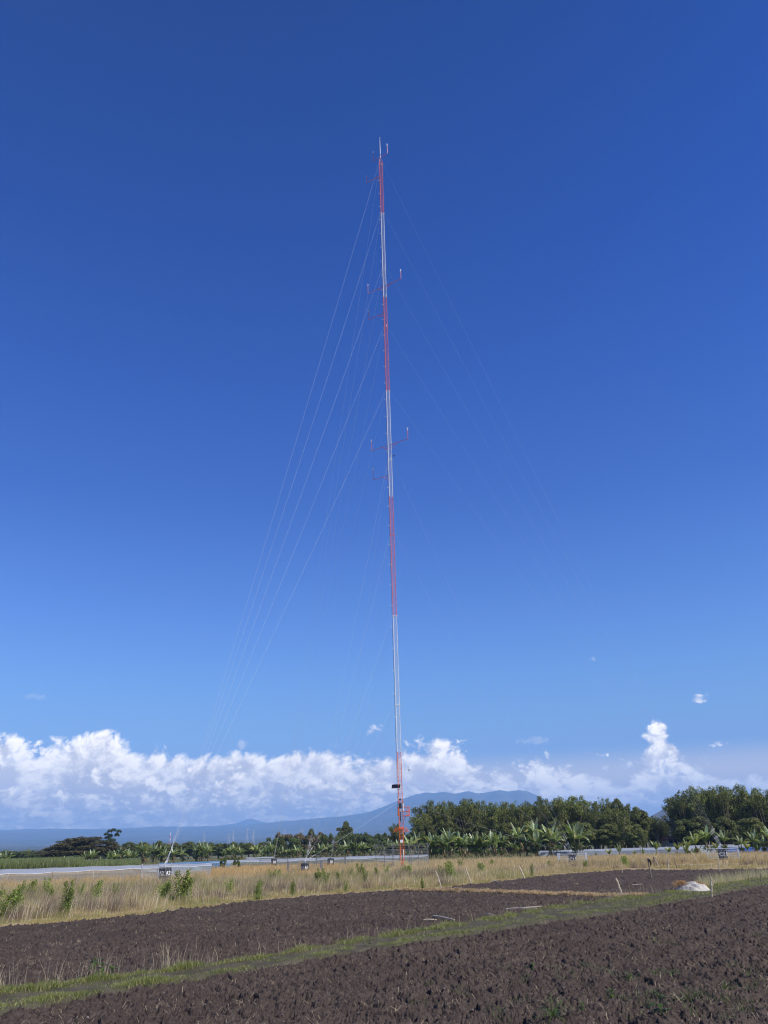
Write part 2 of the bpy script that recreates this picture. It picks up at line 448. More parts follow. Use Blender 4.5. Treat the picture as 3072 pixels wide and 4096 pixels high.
M_BLUET = mat_plain('blue_tarpaulin', (0.03, 0.10, 0.33), 0.5, var=0.5, scale=0.7, c2=(0.10, 0.20, 0.42))
M_LEAF = mat_leaf('tree_foliage', trans=0.32, scale=0.5, var=0.4, rough=0.55, spec=0.3)
M_BANANA = mat_leaf('banana_leaf', trans=0.5, rough=0.4, scale=1.5, spec=0.45)
M_SHRUB = mat_leaf('shrub_leaves', trans=0.4, scale=3)
M_GRASS = mat_leaf('dry_grass', trans=0.5, rough=0.75, scale=0.08, var=0.12, spec=0.15)
M_STRAW = mat_leaf('straw', trans=0.2, rough=0.8, scale=0.6, var=0.2, spec=0.1)

# ------------------------------------------------------------------ outlines of the fields, in metres on the ground
def pol(pts, z=0.0):
    A = []
    for p in pts:
        g = ground(p[0], p[1], z); A.append((math.atan2(g.x, g.y), math.hypot(g.x, g.y)))
    A.sort(); a = np.array(A)
    def f(az):
        return np.interp(az, a[:, 0], a[:, 1])
    return f
NE = pol([(-700, 4190), (0, 4062), (300, 4005), (550, 3962), (1000, 3888), (1550, 3797), (1972, 3727), (2450, 3657), (2800, 3595), (3072, 3541), (3500, 3478)])
FE = pol([(-700, 4080), (0, 3975), (300, 3938), (550, 3905), (1000, 3846), (1550, 3752), (1972, 3680), (2450, 3602), (2800, 3558), (3072, 3516), (3500, 3455)])
GE = pol([(-700, 3790), (0, 3712), (280, 3690), (550, 3665), (850, 3630), (1000, 3610), (1300, 3583), (1600, 3563), (1762, 3556), (1900, 3540), (2034, 3524), (2237, 3500),
          (2380, 3489), (2522, 3480), (2701, 3481), (3072, 3480), (3500, 3478)])
PATH = pol([(1560, 3565), (1862, 3569), (1972, 3573), (2100, 3578), (2237, 3583), (2400, 3588), (2522, 3590), (2600, 3592)])
AZP0, AZP1 = azel(1600, 3390)[0], azel(2545, 3370)[0]
def bounds(az):
    w = fbm(az * 60, az * 0 + 3.1, 5, 4) ; w2 = fbm(az * 75, az * 0 + 9.1, 6, 4)
    ne = NE(az); fe = FE(az); ge = GE(az)
    return ne * (1 + 0.006 * w), fe * (1 + 0.008 * w2), ge * (1 + 0.012 * fbm(az * 90, az * 0 + 1.0, 8, 4))
def sstep(x, a, b):
    t = np.clip((x - a) / (b - a), 0, 1); return t * t * (3 - 2 * t)
_fa, _fb = ground(1000, 3888), ground(2800, 3595)
_fd = (_fb - _fa).normalized(); FUR = Vector((-_fd.y, _fd.x, 0))
def soil_h(x, y, amp=1.0):
    """ploughed clods: rounded lumps with sharp creases, over a faint furrow swell"""
    wx = x + 0.12 * perlin(x * 3, y * 3, 91); wy = y + 0.12 * perlin(x * 3, y * 3, 92)
    patch = 0.75 + 0.45 * perlin(x * 0.45, y * 0.45, 93)
    h = 0.065 * (np.abs(perlin(wx * 1.7, wy * 1.7, 11)) * 1.6 - 0.4)
    h = h + 0.072 * (np.abs(perlin(wx * 4.2, wy * 4.2, 12)) * 1.6 - 0.4) * patch
    h = h + 0.062 * (np.abs(perlin(wx * 9.0, wy * 9.0, 13)) * 1.6 - 0.4) * patch
    h = h + 0.034 * (np.abs(perlin(x * 18, y * 18, 14)) * 1.6 - 0.4) + 0.012 * perlin(x * 33, y * 33, 19)
    # pits between big clods
    pit = sstep(perlin(wx * 2.6, wy * 2.6, 15), 0.48, 0.64)
    h = h - 0.09 * pit
    pit2 = sstep(perlin(wx * 6.5, wy * 6.5, 18), 0.36, 0.52)
    h = h - 0.055 * pit2
    fur = np.sin((x * FUR.x + y * FUR.y) * 2 * math.pi / 1.15 + 1.3 * perlin(x * .3, y * .3, 16))
    return (h + 0.065 * fur * (0.6 + perlin(x * 0.15, y * 0.15, 17))) * amp
def meadow_z(x, y):
    r = np.hypot(x, y)
    return 0.05 * perlin(x * 0.12, y * 0.12, 31) + 0.0 * r
MOUNDS = []       # (x, y, radius, height)
def height(x, y, near=True):
    az = np.arctan2(x, y); r = np.hypot(x, y)
    ne, fe, ge = bounds(az)
    s = soil_h(x, y) if near else 0 * x
    bw = fe - ne; t = (r - ne) / np.maximum(bw, 0.1)
    zb = 0.075 + 0.03 * fbm(x * 1.5, y * 1.5, 41, 3) - 0.05 * np.exp(-((t - 0.52) / 0.16) ** 2)
    lip = 0.10
    near_z = -0.035 + s
    far_z = 0.02 + s * 0.95
    z = np.where(r < ne, near_z, np.where(r < fe, zb, np.where(r < ge, far_z, meadow_z(x, y) + 0.04)))
    # rounded shoulders
    k = sstep(r, ne - 0.10, ne + 0.16); z = np.where(np.abs(r - ne) < 0.6, near_z * (1 - k) + zb * k, z)
    k2 = sstep(r, fe - 0.45, fe + 0.15); z = np.where((np.abs(r - fe) < 0.8) & (r > ne + 0.3), zb * (1 - k2) + far_z * k2, z)
    k3 = sstep(r, ge - 0.25, ge + 0.15); z = np.where(np.abs(r - ge) < 0.8, far_z * (1 - k3) + (meadow_z(x, y) + 0.05) * k3, z)
    for mx, my, mr, mh in MOUNDS:
        z = z + mh * np.exp(-((x - mx) ** 2 + (y - my) ** 2) / (mr * mr))
    return z
TOWER = spot(1606, 104.6)
A2, A1, B1, B2, C1, C2 = spot(665, 78), spot(1220, 93), spot(1323, 125), spot(1097, 138), spot(2283, 101), spot(2880, 98.5)
MOUNDS += [(A2.x - .6, A2.y, 3.2, 0.30), (C2.x - 1.0, C2.y, 3.4, 0.38), (A1.x, A1.y, 2, .15), (C1.x, C1.y, 2.4, .15), (B1.x, B1.y, 2.4, .15), (B2.x, B2.y, 2.4, .15)]
def zat(x, y):
    return float(height(np.array([float(x)]), np.array([float(y)]))[0])

# ------------------------------------------------------------------ ground
def soil_mat():
    m, nt, b = new_mat('ploughed_soil')
    g = nt.node('ShaderNodeNewGeometry')
    p = g.outputs['Position']
    n1 = nt.noise(p, 0.28, 3, 0.65); n2 = nt.noise(p, 9.0, 6, 0.65); n3 = nt.noise(p, 1.6, 5, 0.6)
    c = nt.mix(nt.smooth(n1, 0.3, 0.7), (0.070, 0.052, 0.042), (0.104, 0.080, 0.064))
    c = nt.mix(nt.smooth(n2, 0.35, 0.7), tuple([0.048, 0.035, 0.030]), c)
    c = nt.mix(nt.m('MULTIPLY', nt.smooth(n3, 0.62, 0.78), 0.35), c, (0.14, 0.112, 0.092))     # dry crust on some clods
    nt.l.new(c, b.inputs['Base Color']); b.inputs['Roughness'].default_value = 0.95
    b.inputs['Specular IOR Level'].default_value = 0.15
    bp = nt.node('ShaderNodeBump'); bp.inputs['Strength'].default_value = 0.9; bp.inputs['Distance'].default_value = 0.03
    hh = nt.m('ADD', n2, nt.m('MULTIPLY', nt.noise(p, 28.0, 4, 0.6), 0.9))
    nt.l.new(hh, bp.inputs['Height']); nt.l.new(bp.outputs[0], b.inputs['Normal'])
    return m
def earth_mat(name, ca, cb, cc, s1=0.8, s2=6.0, bump=0.5):
    m, nt, b = new_mat(name)
    g = nt.node('ShaderNodeNewGeometry'); p = g.outputs['Position']
    n1 = nt.noise(p, s1, 5, 0.6); n2 = nt.noise(p, s2, 5, 0.65)
    c = nt.mix(nt.smooth(n1, 0.38, 0.62), ca, cb); c = nt.mix(nt.smooth(n2, 0.5, 0.75), c, cc)
    nt.l.new(c, b.inputs['Base Color']); b.inputs['Roughness'].default_value = 0.95; b.inputs['Specular IOR Level'].default_value = 0.1
    bp = nt.node('ShaderNodeBump'); bp.inputs['Strength'].default_value = bump; bp.inputs['Distance'].default_value = 0.05
    nt.l.new(n2, bp.inputs['Height']); nt.l.new(bp.outputs[0], b.inputs['Normal'])
    return m
M_SOIL = soil_mat()
M_BANK = earth_mat('trodden_bank_earth', (0.062, 0.054, 0.038), (0.088, 0.075, 0.055), (0.060, 0.075, 0.028), 1.3, 8.0)
M_MEADOW = earth_mat('dry_meadow_earth', (0.34, 0.25, 0.13), (0.26, 0.20, 0.11), (0.40, 0.30, 0.17), 0.25, 2.0)
M_PLAIN = earth_mat('far_plain_earth', (0.10, 0.11, 0.05), (0.16, 0.13, 0.08), (0.06, 0.085, 0.035), 0.012, 0.05, 0.0)

def polar_ground():
    a = np.concatenate([np.linspace(R(-58), R(-27), 220)[:-1], np.linspace(R(-27), R(27), 1150), np.linspace(R(27), R(58), 220)[1:]])
    steps = []; r = 5.0
    while r < 84:
        steps.append(r); r += 0.09 if r < 11 else 0.032 if r < 26 else (0.07 if r < 48 else 0.15)
    rr = np.array(steps)
    AZ, RR = np.meshgrid(a, rr); X = RR * np.sin(AZ); Y = RR * np.cos(AZ)
    Zh = height(X.ravel(), Y.ravel()).reshape(X.shape)
    V = np.stack([X, Y, Zh], -1).reshape(-1, 3)
    nc, nr = len(a), len(rr)
    i = np.arange(nr - 1)[:, None] * nc + np.arange(nc - 1)[None, :]
    F = np.stack([i, i + 1, i + nc + 1, i + nc], -1).reshape(-1, 4)
    azc = ((AZ[:-1, :-1] + AZ[1:, 1:]) / 2).ravel(); rc = ((RR[:-1, :-1] + RR[1:, 1:]) / 2).ravel()
    ne, fe, ge = bounds(azc)
    reg = np.where(rc < ne - 0.02, 0, np.where(rc < fe, 1, np.where(rc < ge, 2, 3)))
    def sub(mask, name, mat):
        f = F[mask]; u, inv = np.unique(f, return_inverse=True)
        me = quads_mesh(name, V[u], inv.reshape(f.shape), mat, smooth=True)
        return tag(link(name, me), kind='structure')
    sub((reg == 0), 'ploughed_field', M_SOIL)
    sub((reg == 1), 'field_bank', M_BANK)
    sub((reg == 2), 'ploughed_field', M_SOIL)
    sub((reg == 3), 'meadow', M_MEADOW)
polar_ground()

def far_e(az, r):
    """rise of the far country, as a slope seen from here"""
    return np.interp(r, [0, 900, 2500, 4500, 7000, 11000, 15000, 19000, 22000, 30000], [0, 0, .002, .0075, .010, .0135, .020, .026, .024, .02])
SKY_LINE = [(-600, 3338), (0, 3331), (300, 3326), (520, 3324), (700, 3323), (880, 3318), (1000, 3306), (1083, 3296), (1185, 3284), (1324, 3268), (1416, 3260), (1480, 3250),
            (1536, 3230), (1610, 3194), (1660, 3178), (1700, 3168), (1735, 3170), (1775, 3164), (1820, 3172), (1870, 3163), (1915, 3172), (1960, 3166), (2000, 3158), (2035, 3163), (2075, 3157), (2115, 3165), (2150, 3182), (2184, 3202),
            (2260, 3240), (2400, 3285), (2600, 3310), (3072, 3325), (3600, 3320)]
def _prof(pts):
    A = np.array([azel(*p) for p in pts]); return lambda az: np.interp(az, A[:, 0], A[:, 1])
SKYL = _prof(SKY_LINE)
RMT = 16000.0
def far_height(x, y):
    az = np.arctan2(x, y); r = np.hypot(x, y)
    z = r * far_e(az, r)
    z = z + r * 0.0016 * fbm(x / 1400, y / 1400, 51, 5) * sstep(r, 1500, 5000)
    tgt = np.tan(SKYL(np.clip(az, R(-33), R(33)))) * RMT
    base = RMT * 0.0215
    up_ = np.maximum(tgt - base, -60)
    sig = np.where(r < RMT, 4300.0, 7000.0)
    g = np.exp(-np.abs((r - RMT) / sig) ** 1.6)
    gul = 1 - 0.22 * np.abs(fbm(az * 26 + r / 9000, r / 7000, 52, 4)) * np.exp(-((r - RMT) / 5000) ** 2) * (np.abs(r - RMT) > 150)
    z = z + up_ * g * gul
    z = np.where(r < 900, -0.02, z)
    near = sstep(r, 150, 900)
    return z * near - 0.06 * (1 - near)
def hills_mat():
    m, nt, b = new_mat('far_country')
    g = nt.node('ShaderNodeNewGeometry'); p = g.outputs['Position']
    n1 = nt.noise(p, 0.0009, 6, 0.6); n2 = nt.noise(p, 0.006, 5, 0.6); n3 = nt.voro(p, 0.004, 1)
    c = nt.mix(nt.smooth(n1, 0.42, 0.58), (0.035, 0.05, 0.03), (0.10, 0.09, 0.06))
    c = nt.mix(nt.smooth(n2, 0.48, 0.62), c, (0.04, 0.055, 0.035))
    c = nt.mix(nt.m('MULTIPLY', nt.smooth(n3, 0.65, 0.9), 0.5), c, (0.12, 0.095, 0.06))
    nt.l.new(c, b.inputs['Base Color']); b.inputs['Roughness'].default_value = 1.0; b.inputs['Specular IOR Level'].default_value = 0.0
    return m
def outer_ground():
    # everything round the finely modelled wedge, out to the mountains; a little lower where it runs under it
    a = np.concatenate([np.linspace(R(-180), R(-60), 25), np.linspace(R(-58), R(-34), 18), np.linspace(R(-33), R(33), 420), np.linspace(R(34), R(58), 18), np.linspace(R(60), R(180), 25)])
    rr = np.concatenate([[0.01], np.linspace(2, 80, 30), np.geomspace(84, 300, 22), np.geomspace(320, 26000, 190)])
    AZ, RR = np.meshgrid(a, rr); X = RR * np.sin(AZ); Y = RR * np.cos(AZ)
    Z1 = height(X.ravel(), Y.ravel(), False).reshape(X.shape)
    Z2 = far_height(X.ravel(), Y.ravel()).reshape(X.shape)
    k = sstep(RR, 150, 400); Z = Z1 * (1 - k) + Z2 * k
    front = 1 - sstep(np.abs(AZ), R(60), R(100)); Z = np.where(RR > 400, Z * front, Z)
    inside = (np.abs(AZ) < R(57.5)) & (RR < 83) & (RR > 5.3); Z = np.where(inside, Z - 0.45, Z)
    V = np.stack([X, Y, Z], -1).reshape(-1, 3); nc, nr = len(a), len(rr)
    i = np.arange(nr - 1)[:, None] * nc + np.arange(nc - 1)[None, :]
    F = np.stack([i, i + 1, i + nc + 1, i + nc], -1).reshape(-1, 4)
    rc = ((RR[:-1, :-1] + RR[1:, 1:]) / 2).ravel(); azc = ((AZ[:-1, :-1] + AZ[1:, 1:]) / 2).ravel()
    ne, fe, ge = bounds(azc)
    for name, mask, mat in (('ground', rc < ge, M_SOIL), ('meadow', (rc >= ge) & (rc < 145), M_MEADOW), ('plain', (rc >= 145) & (rc < 1000), M_PLAIN), ('hills', rc >= 1000, hills_mat())):
        f = F[mask]; u, inv = np.unique(f, return_inverse=True)
        tag(link(name, quads_mesh(name, V[u], inv.reshape(f.shape), mat, smooth=True)), kind='structure')
outer_ground()

def ridge(name, pts, r, depth, mat, base=-5, noise=0.01, seed=3):
    """a separate hill: a real solid ridge whose crest follows the given outline at its own distance"""
    P = np.array([azel(*p) for p in pts]); P = P[P[:, 0].argsort()]
    a = np.linspace(P[0, 0], P[-1, 0], 160); e = np.interp(a, P[:, 0], P[:, 1])
    t = np.linspace(-1, 1, 41); V = []
    AZ, T = np.meshgrid(a, t); E = np.interp(AZ, P[:, 0], P[:, 1]); RR = r + depth * T
    ztop = np.tan(E) * r
    z = base + (ztop - base) * np.clip(1 - np.abs(T) ** 1.3, 0, 1) + HCAM * 0
    z = z + (ztop * noise * 6) * fbm(AZ * r / (r * 0.03), T * depth / (r * 0.03), seed, 4) * (1 - np.abs(T)) * (np.abs(T) > 0.03)
    V = np.stack([RR * np.sin(AZ), RR * np.cos(AZ), z], -1).reshape(-1, 3); nc, nr = len(a), len(t)
    i = np.arange(nr - 1)[:, None] * nc + np.arange(nc - 1)[None, :]
    F = np.stack([i, i + 1, i + nc + 1, i + nc], -1).reshape(-1, 4)
    return tag(link(name, quads_mesh(name, V, F, mat, smooth=True)), kind='structure')
M_HILLB = earth_mat('brown_hillside', (0.20, 0.13, 0.08), (0.07, 0.08, 0.04), (0.06, 0.07, 0.035), 0.01, 0.05, 0.0)
ridge('hill', [(2480, 3340), (2560, 3290), (2613, 3257), (2640, 3243), (2666, 3225), (2700, 3205), (2760, 3180), (2830, 3175), (2900, 3195), (3000, 3250), (3100, 3300), (3200, 3340)], 5200, 900, M_HILLB)
ridge('mountain', [(760, 3320), (860, 3304), (930, 3295), (960, 3288), (985, 3278), (1005, 3273), (1030, 3281), (1060, 3290), (1110, 3298), (1200, 3310), (1260, 3330)], 23500, 1800, hills_mat(), noise=0.002)

# ------------------------------------------------------------------ the lattice tower
T0 = TOWER.copy(); T0.z = zat(T0.x, T0.y)
GDIR = [Vector((math.cos(a), math.sin(a), 0)) for a in (math.atan2(A2.y - T0.y, A2.x - T0.x), math.atan2(B2.y - T0.y, B2.x - T0.x), math.atan2(C2.y - T0.y, C2.x - T0.x))]
TR = 0.315
LEGS = [GDIR[i] * TR for i in range(3)]
LEVELS = [7.6 + 12 * i for i in range(10)]      # guy levels
TOP = 115.6
def V3(p, z): return Vector((p.x, p.y, z))
tower = empty('lattice_tower', T0)
tag(tower, 'very tall slim red and white guyed lattice mast standing in the grass', 'tower')
def band_red(h):
    if h < 13.6: return True
    if h >= 103.6: return True
    return int((h - 13.6) // 18) % 2 == 1
def section(z0, z1, red, foot=False):
    m = MB(); L = LEGS; n = max(2, int(round((z1 - z0) / 0.5)))
    k0 = 0.25 if foot else 1.0
    for i in range(3):
        m.tube([L[i] * k0 + Vector((0, 0, z0)), V3(L[i], z1)], 0.036, 7)
    for i in range(3):
        a, b = L[i], L[(i + 1) % 3]
        for j in range(n):
            f0, f1 = j / n, (j + 1) / n
            s0 = k0 + (1 - k0) * f0; s1 = k0 + (1 - k0) * f1
            za, zb = z0 + (z1 - z0) * f0, z0 + (z1 - z0) * f1
            m.tube([V3(a * s0, za), V3(b * s0, za)], 0.010, 4, False)
            if j % 2 == 0: m.tube([V3(a * s0, za), V3(b * s1, zb)], 0.009, 4, False)
            else: m.tube([V3(b * s0, za), V3(a * s1, zb)], 0.009, 4, False)
            if z1 < 14 or not red: 
                if j % 2 == 0: m.tube([V3(b * s0, za), V3(a * s1, zb)], 0.008, 4, False)
                else: m.tube([V3(a * s0, za), V3(b * s1, zb)], 0.008, 4, False)
    for i in range(3):     # bolted flanges at the joint
        m.tube([V3(L[i], z1 - 0.05), V3(L[i], z1 + 0.035)], 0.068, 8)
    return m
z = 1.6
section(0.05, 1.6, True, True).build('lattice_section', M_RED, tower)
cache = {}
while z < TOP - 0.01:
    red = band_red(z + 1.0); low = z < 13
    key = (red, low)
    if key not in cache: cache[key] = section(0, 3.0, red).mesh('lattice_section', M_RED if red else M_WHITE) if not low else None
    if low: section(z, z + 3.0, red).build('lattice_section', M_RED if red else M_WHITE, tower)
    else: link('lattice_section', cache[key], tower, (0, 0, z))
    z += 3.0
pb = MB(); pb.tube([(0, 0, -0.25), (0, 0, 0.08)], 0.45, 16); pb.build('base_plinth', mat_plain('concrete', (0.38, 0.37, 0.35), 0.9, bump=0.4), tower)
def ring(hz, r):
    m = MB(); q = [GDIR[i] * r + Vector((0, 0, hz)) for i in range(3)]
    for i in range(3): m.tube([q[i], q[(i + 1) % 3]], 0.028, 6)
    for i in range(3): m.tube([V3(LEGS[i], hz), q[i] * 1.0 + GDIR[i] * 0.06], 0.03, 6); m.ball(q[i] + GDIR[i] * 0.07, 0.045, 6, 4)
    return m
for hz in LEVELS:
    hz = min(hz, TOP - 0.35)
    ring(hz, TR + 0.05).build('guy_bracket', M_RED if band_red(hz - 0.2) and hz not in (31.6,) else M_WHITE, tower)
m = MB()
for i in range(3): m.tube([V3(LEGS[i], TOP), Vector((0, 0, TOP + 1.45))], 0.03, 6)
m.build('mast_cap', M_RED, tower)
m = MB(); m.tube([(0, 0, TOP + 1.2), (0, 0, TOP + 3.4), (0, 0, TOP + 5.7)], [0.06, 0.052, 0.03], 8); m.tube([(0, 0, TOP + 1.2), (0, 0, TOP + 1.55)], 0.10, 8)
m.ball((0, 0, TOP + 6.1), 0.09); m.tube([(0, 0, TOP + 5.7), (0, 0, TOP + 6.05)], 0.02, 5)
m.build('top_pole', M_WHITE, tower)
BD = Vector((0.846, -0.533, 0))
def boom(h, side, length, rod, red=True, brace=True):
    d = BD * side; m = MB()
    e = d * length + Vector((0, 0, h))
    m.tube([d * 0.1 + Vector((0, 0, h)), e], 0.033, 6)
    if brace:
        j = d * (length * 0.42) + Vector((0, 0, h))
        for s in (-1, 1):
            q = BD.cross(Vector((0, 0, 1))) * (0.22 * s)
            m.tube([q + Vector((0, 0, h - 0.75)) + d * 0.15, j], 0.02, 5)
        m.ball(j, 0.06, 6, 4)
    b = m.build('sensor_boom', M_RED if red else M_DARK, tower)
    m = MB(); m.tube([e, e + Vector((0, 0, rod))], 0.035, 6); m.build('upright_rod', M_RED, b)
    m = MB(); m.tube([e + Vector((0, 0, rod)), e + Vector((0, 0, rod + 0.28))], 0.05, 8); m.ball(e + Vector((0, 0, rod + 0.36)), 0.07, 8, 5)
    for k in range(3):
        a = k * 2.1; m.ball(e + Vector((0.16 * math.cos(a), 0.16 * math.sin(a), rod + 0.34)), 0.045, 6, 4)
        m.tube([e + Vector((0, 0, rod + 0.34)), e + Vector((0.16 * math.cos(a), 0.16 * math.sin(a), rod + 0.34))], 0.012, 4)
    m.build('wind_sensor', M_GALV, b)
boom(TOP + 1.3, 1, 1.5, 1.9, brace=False); boom(TOP + 1.3, -1, 1.5, 1.9, brace=False)
boom(112.6, -1, 3.1, 1.3)
boom(88.0, 1, 3.25, 1.5); boom(88.0, -1, 3.25, 1.5)
boom(82.6, -1, 3.2, 1.5)
boom(58.2, 1, 3.3, 1.5); boom(58.2, -1, 3.2, 1.5)
boom(53.2, -1, 3.0, 1.6)
# small white cable arms down the left leg, red-and-white obstruction lamps near the joints
hh = 15.0
k = 0
while hh < TOP - 4 and k < 40:
    m = MB(); p = V3(LEGS[0], hh); m.tube([p, p + Vector((-0.26, -0.02, 0.03))], 0.035, 6); m.ball(p + Vector((-0.28, -0.02, 0.03)), 0.05, 6, 4)
    m.build('cable_arm', M_WHITE, tower); hh += 3.0; k += 1
m = MB()
pts = [V3(LEGS[0], 0.8) + Vector((-0.12, -0.05, 0))] + [V3(LEGS[0], h) + Vector((-0.13 - 0.02 * math.sin(h), -0.05, 0)) for h in range(4, 116, 4)]
m.tube(pts, 0.02, 5); m.build('cable', M_DARK, tower)
for h in (79.9, 85.9, 55.7, 115.0):
    m = MB(); m.tube([V3(LEGS[2] * 0.5, h), V3(LEGS[2] * 0.5, h + 0.22)], 0.07, 8); m.ball(V3(LEGS[2] * 0.5, h + 0.3), 0.08, 8, 5)
    m.build('obstruction_lamp', M_WHITE, tower)
m = MB(); m.tube([V3(LEGS[2], 56.2), V3(LEGS[2], 56.2) + Vector((0.35, -0.1, 0))], 0.02, 5); m.ball(V3(LEGS[2], 56.3) + Vector((0.38, -0.1, 0)), 0.11, 8, 5)
m.build('small_camera', M_DARK, tower)
# side arm with hanging white radiation sensor
m = MB(); m.tube([V3(LEGS[2], 11.45), V3(LEGS[2], 11.5) + Vector((0.85, -0.15, 0))], 0.014, 5)
arm = m.build('side_arm', M_WHITE, tower)
m = MB(); c = V3(LEGS[2], 11.35) + Vector((0.93, -0.15, 0)); m.box(c, (0.16, 0.18, 0.26)); m.box(c + Vector((0.14, 0, 0.03)), (0.1, 0.14, 0.16)); m.tube([c + Vector((-0.05, 0, 0.1)), c + Vector((-0.05, 0, 0.42))], 0.02, 5); m.box(c + Vector((-0.05, 0, 0.42)), (0.16, 0.05, 0.05))
m.build('white_sensor', M_GALV, arm)
# solar panel
PX = Vector((0.97, -0.24, 0)).normalized(); PU = Vector((0.10, 0.62, 0.78)).normalized(); PN = PX.cross(PU)
c = Vector((-0.45, -0.22, 9.45))
m = MB(); m.box(c, (1.15, 0.62, 0.03), (PX, PU, PN)); pan = m.build('solar_panel', M_PANEL, tower)
m = MB()
for s in (-1, 1):
    m.box(c + PU * (0.325 * s), (1.2, 0.04, 0.05), (PX, PU, PN)); m.box(c + PX * (0.59 * s), (0.04, 0.68, 0.05), (PX, PU, PN))
    for t in (-1, 0, 1): m.ball(c + PU * (0.33 * s) + PX * (0.55 * t), 0.05, 6, 4)
m.build('panel_frame', M_WHITE, pan)
m = MB(); m.tube([V3(LEGS[0], 9.1), V3(LEGS[2], 9.2)], 0.025, 5); m.tube([V3(LEGS[0], 9.1), c], 0.02, 5); m.build('panel_bracket', M_GALV, pan)
# equipment boxes
for (c, s, mt) in (((0.0, -0.2, 7.15), (0.34, 0.22, 0.62), M_DARK), ((0.02, -0.22, 6.6), (0.2, 0.2, 0.3), M_GALV), ((0.38, -0.12, 6.95), (0.16, 0.2, 0.95), M_WHITE),
                   ((-0.15, -0.2, 8.05), (0.12, 0.12, 0.34), M_WHITE), ((0.02, -0.25, 3.05), (0.36, 0.25, 0.34), M_WHITE), ((0.0, -0.2, 7.9), (0.26, 0.16, 0.2), M_DARK),
                   ((-0.03, -0.2, 5.9), (0.12, 0.12, 1.1), M_DARK)):
    m = MB(); m.box(c, s); m.box(Vector(c) + Vector((0, -s[1] / 2 - 0.012, 0)), (s[0] * 0.86, 0.02, s[2] * 0.9)); m.tube([Vector(c) - Vector((0, -s[1] / 2, 0)), Vector(c) + Vector((0, 0.32, 0))], 0.02, 5)
    m.build('equipment_box', mt, tower)
m = MB(); m.tube([(-0.02, -0.1, 5.6), (0.03, -0.05, 5.0), (-0.05, -0.1, 4.2), (0.02, -0.1, 3.3), (0.1, -0.05, 2.0), (0.05, 0, 0.4)], 0.025, 5); m.build('cable', M_DARK, tower)
m = MB(); m.tube([(0.18, -0.2, 1.25), (0.22, -0.25, 2.15)], 0.05, 8); m.build('white_conduit', M_WHITE, tower)
# working platform with rail, pointing right
pl = MB(); o = V3(LEGS[2], 0); dx = Vector((0.97, -0.25, 0)); dy = Vector((0.25, 0.97, 0))
W, Dp = 0.80, 0.6
cs = [o + dy * (-Dp / 2), o + dx * W + dy * (-Dp / 2), o + dx * W + dy * (Dp / 2), o + dy * (Dp / 2)]
for zz in (5.95, 6.45, 6.98):
    for i in range(4): pl.tube([cs[i] + Vector((0, 0, zz)), cs[(i + 1) % 4] + Vector((0, 0, zz))], 0.028 if zz > 5.96 else 0.045, 5)
for i in (1, 2): pl.tube([cs[i] + Vector((0, 0, 5.95)), cs[i] + Vector((0, 0, 6.98))], 0.03, 5)
for i in (0, 3): pl.tube([(cs[i] + dx * 0.5) + Vector((0, 0, 5.95)), (cs[i] + dx * 0.5) + Vector((0, 0, 6.98))], 0.024, 5)
for k in range(6): pl.tube([cs[0] + dy * (Dp * k / 5) + Vector((0, 0, 5.95)), cs[1] + dy * (Dp * k / 5) + Vector((0, 0, 5.95))], 0.02, 4)
pl.tube([V3(LEGS[2], 5.25), cs[1] * 0.55 + cs[0] * 0.45 + Vector((0, 0, 5.9))], 0.025, 5)
pl.build('side_platform', M_RED, tower)
m = MB(); m.tube([V3(LEGS[0], 5.95) + Vector((-0.08, 0.06, 0)), V3(LEGS[0], 7.0) + Vector((-0.08, 0.06, 0))], 0.10, 10); m.build('red_drum', M_RED, tower)
# anti-climb spikes
m = MB()
for zz in (4.45, 4.6): 
    for i in range(3): m.tube([V3(LEGS[i] * 1.25, zz), V3(LEGS[(i + 1) % 3] * 1.25, zz)], 0.045, 6)
for k in range(22):
    a = 2 * math.pi * k / 22; d = Vector((math.cos(a), math.sin(a), 0))
    m.tube([d * 0.25 + Vector((0, 0, 4.55)), d * 0.65 + Vector((0, 0, 4.6)), d * 1.0 + Vector((0, 0, 4.1))], 0.016, 4)
m.build('anti_climb_guard', M_RED, tower)

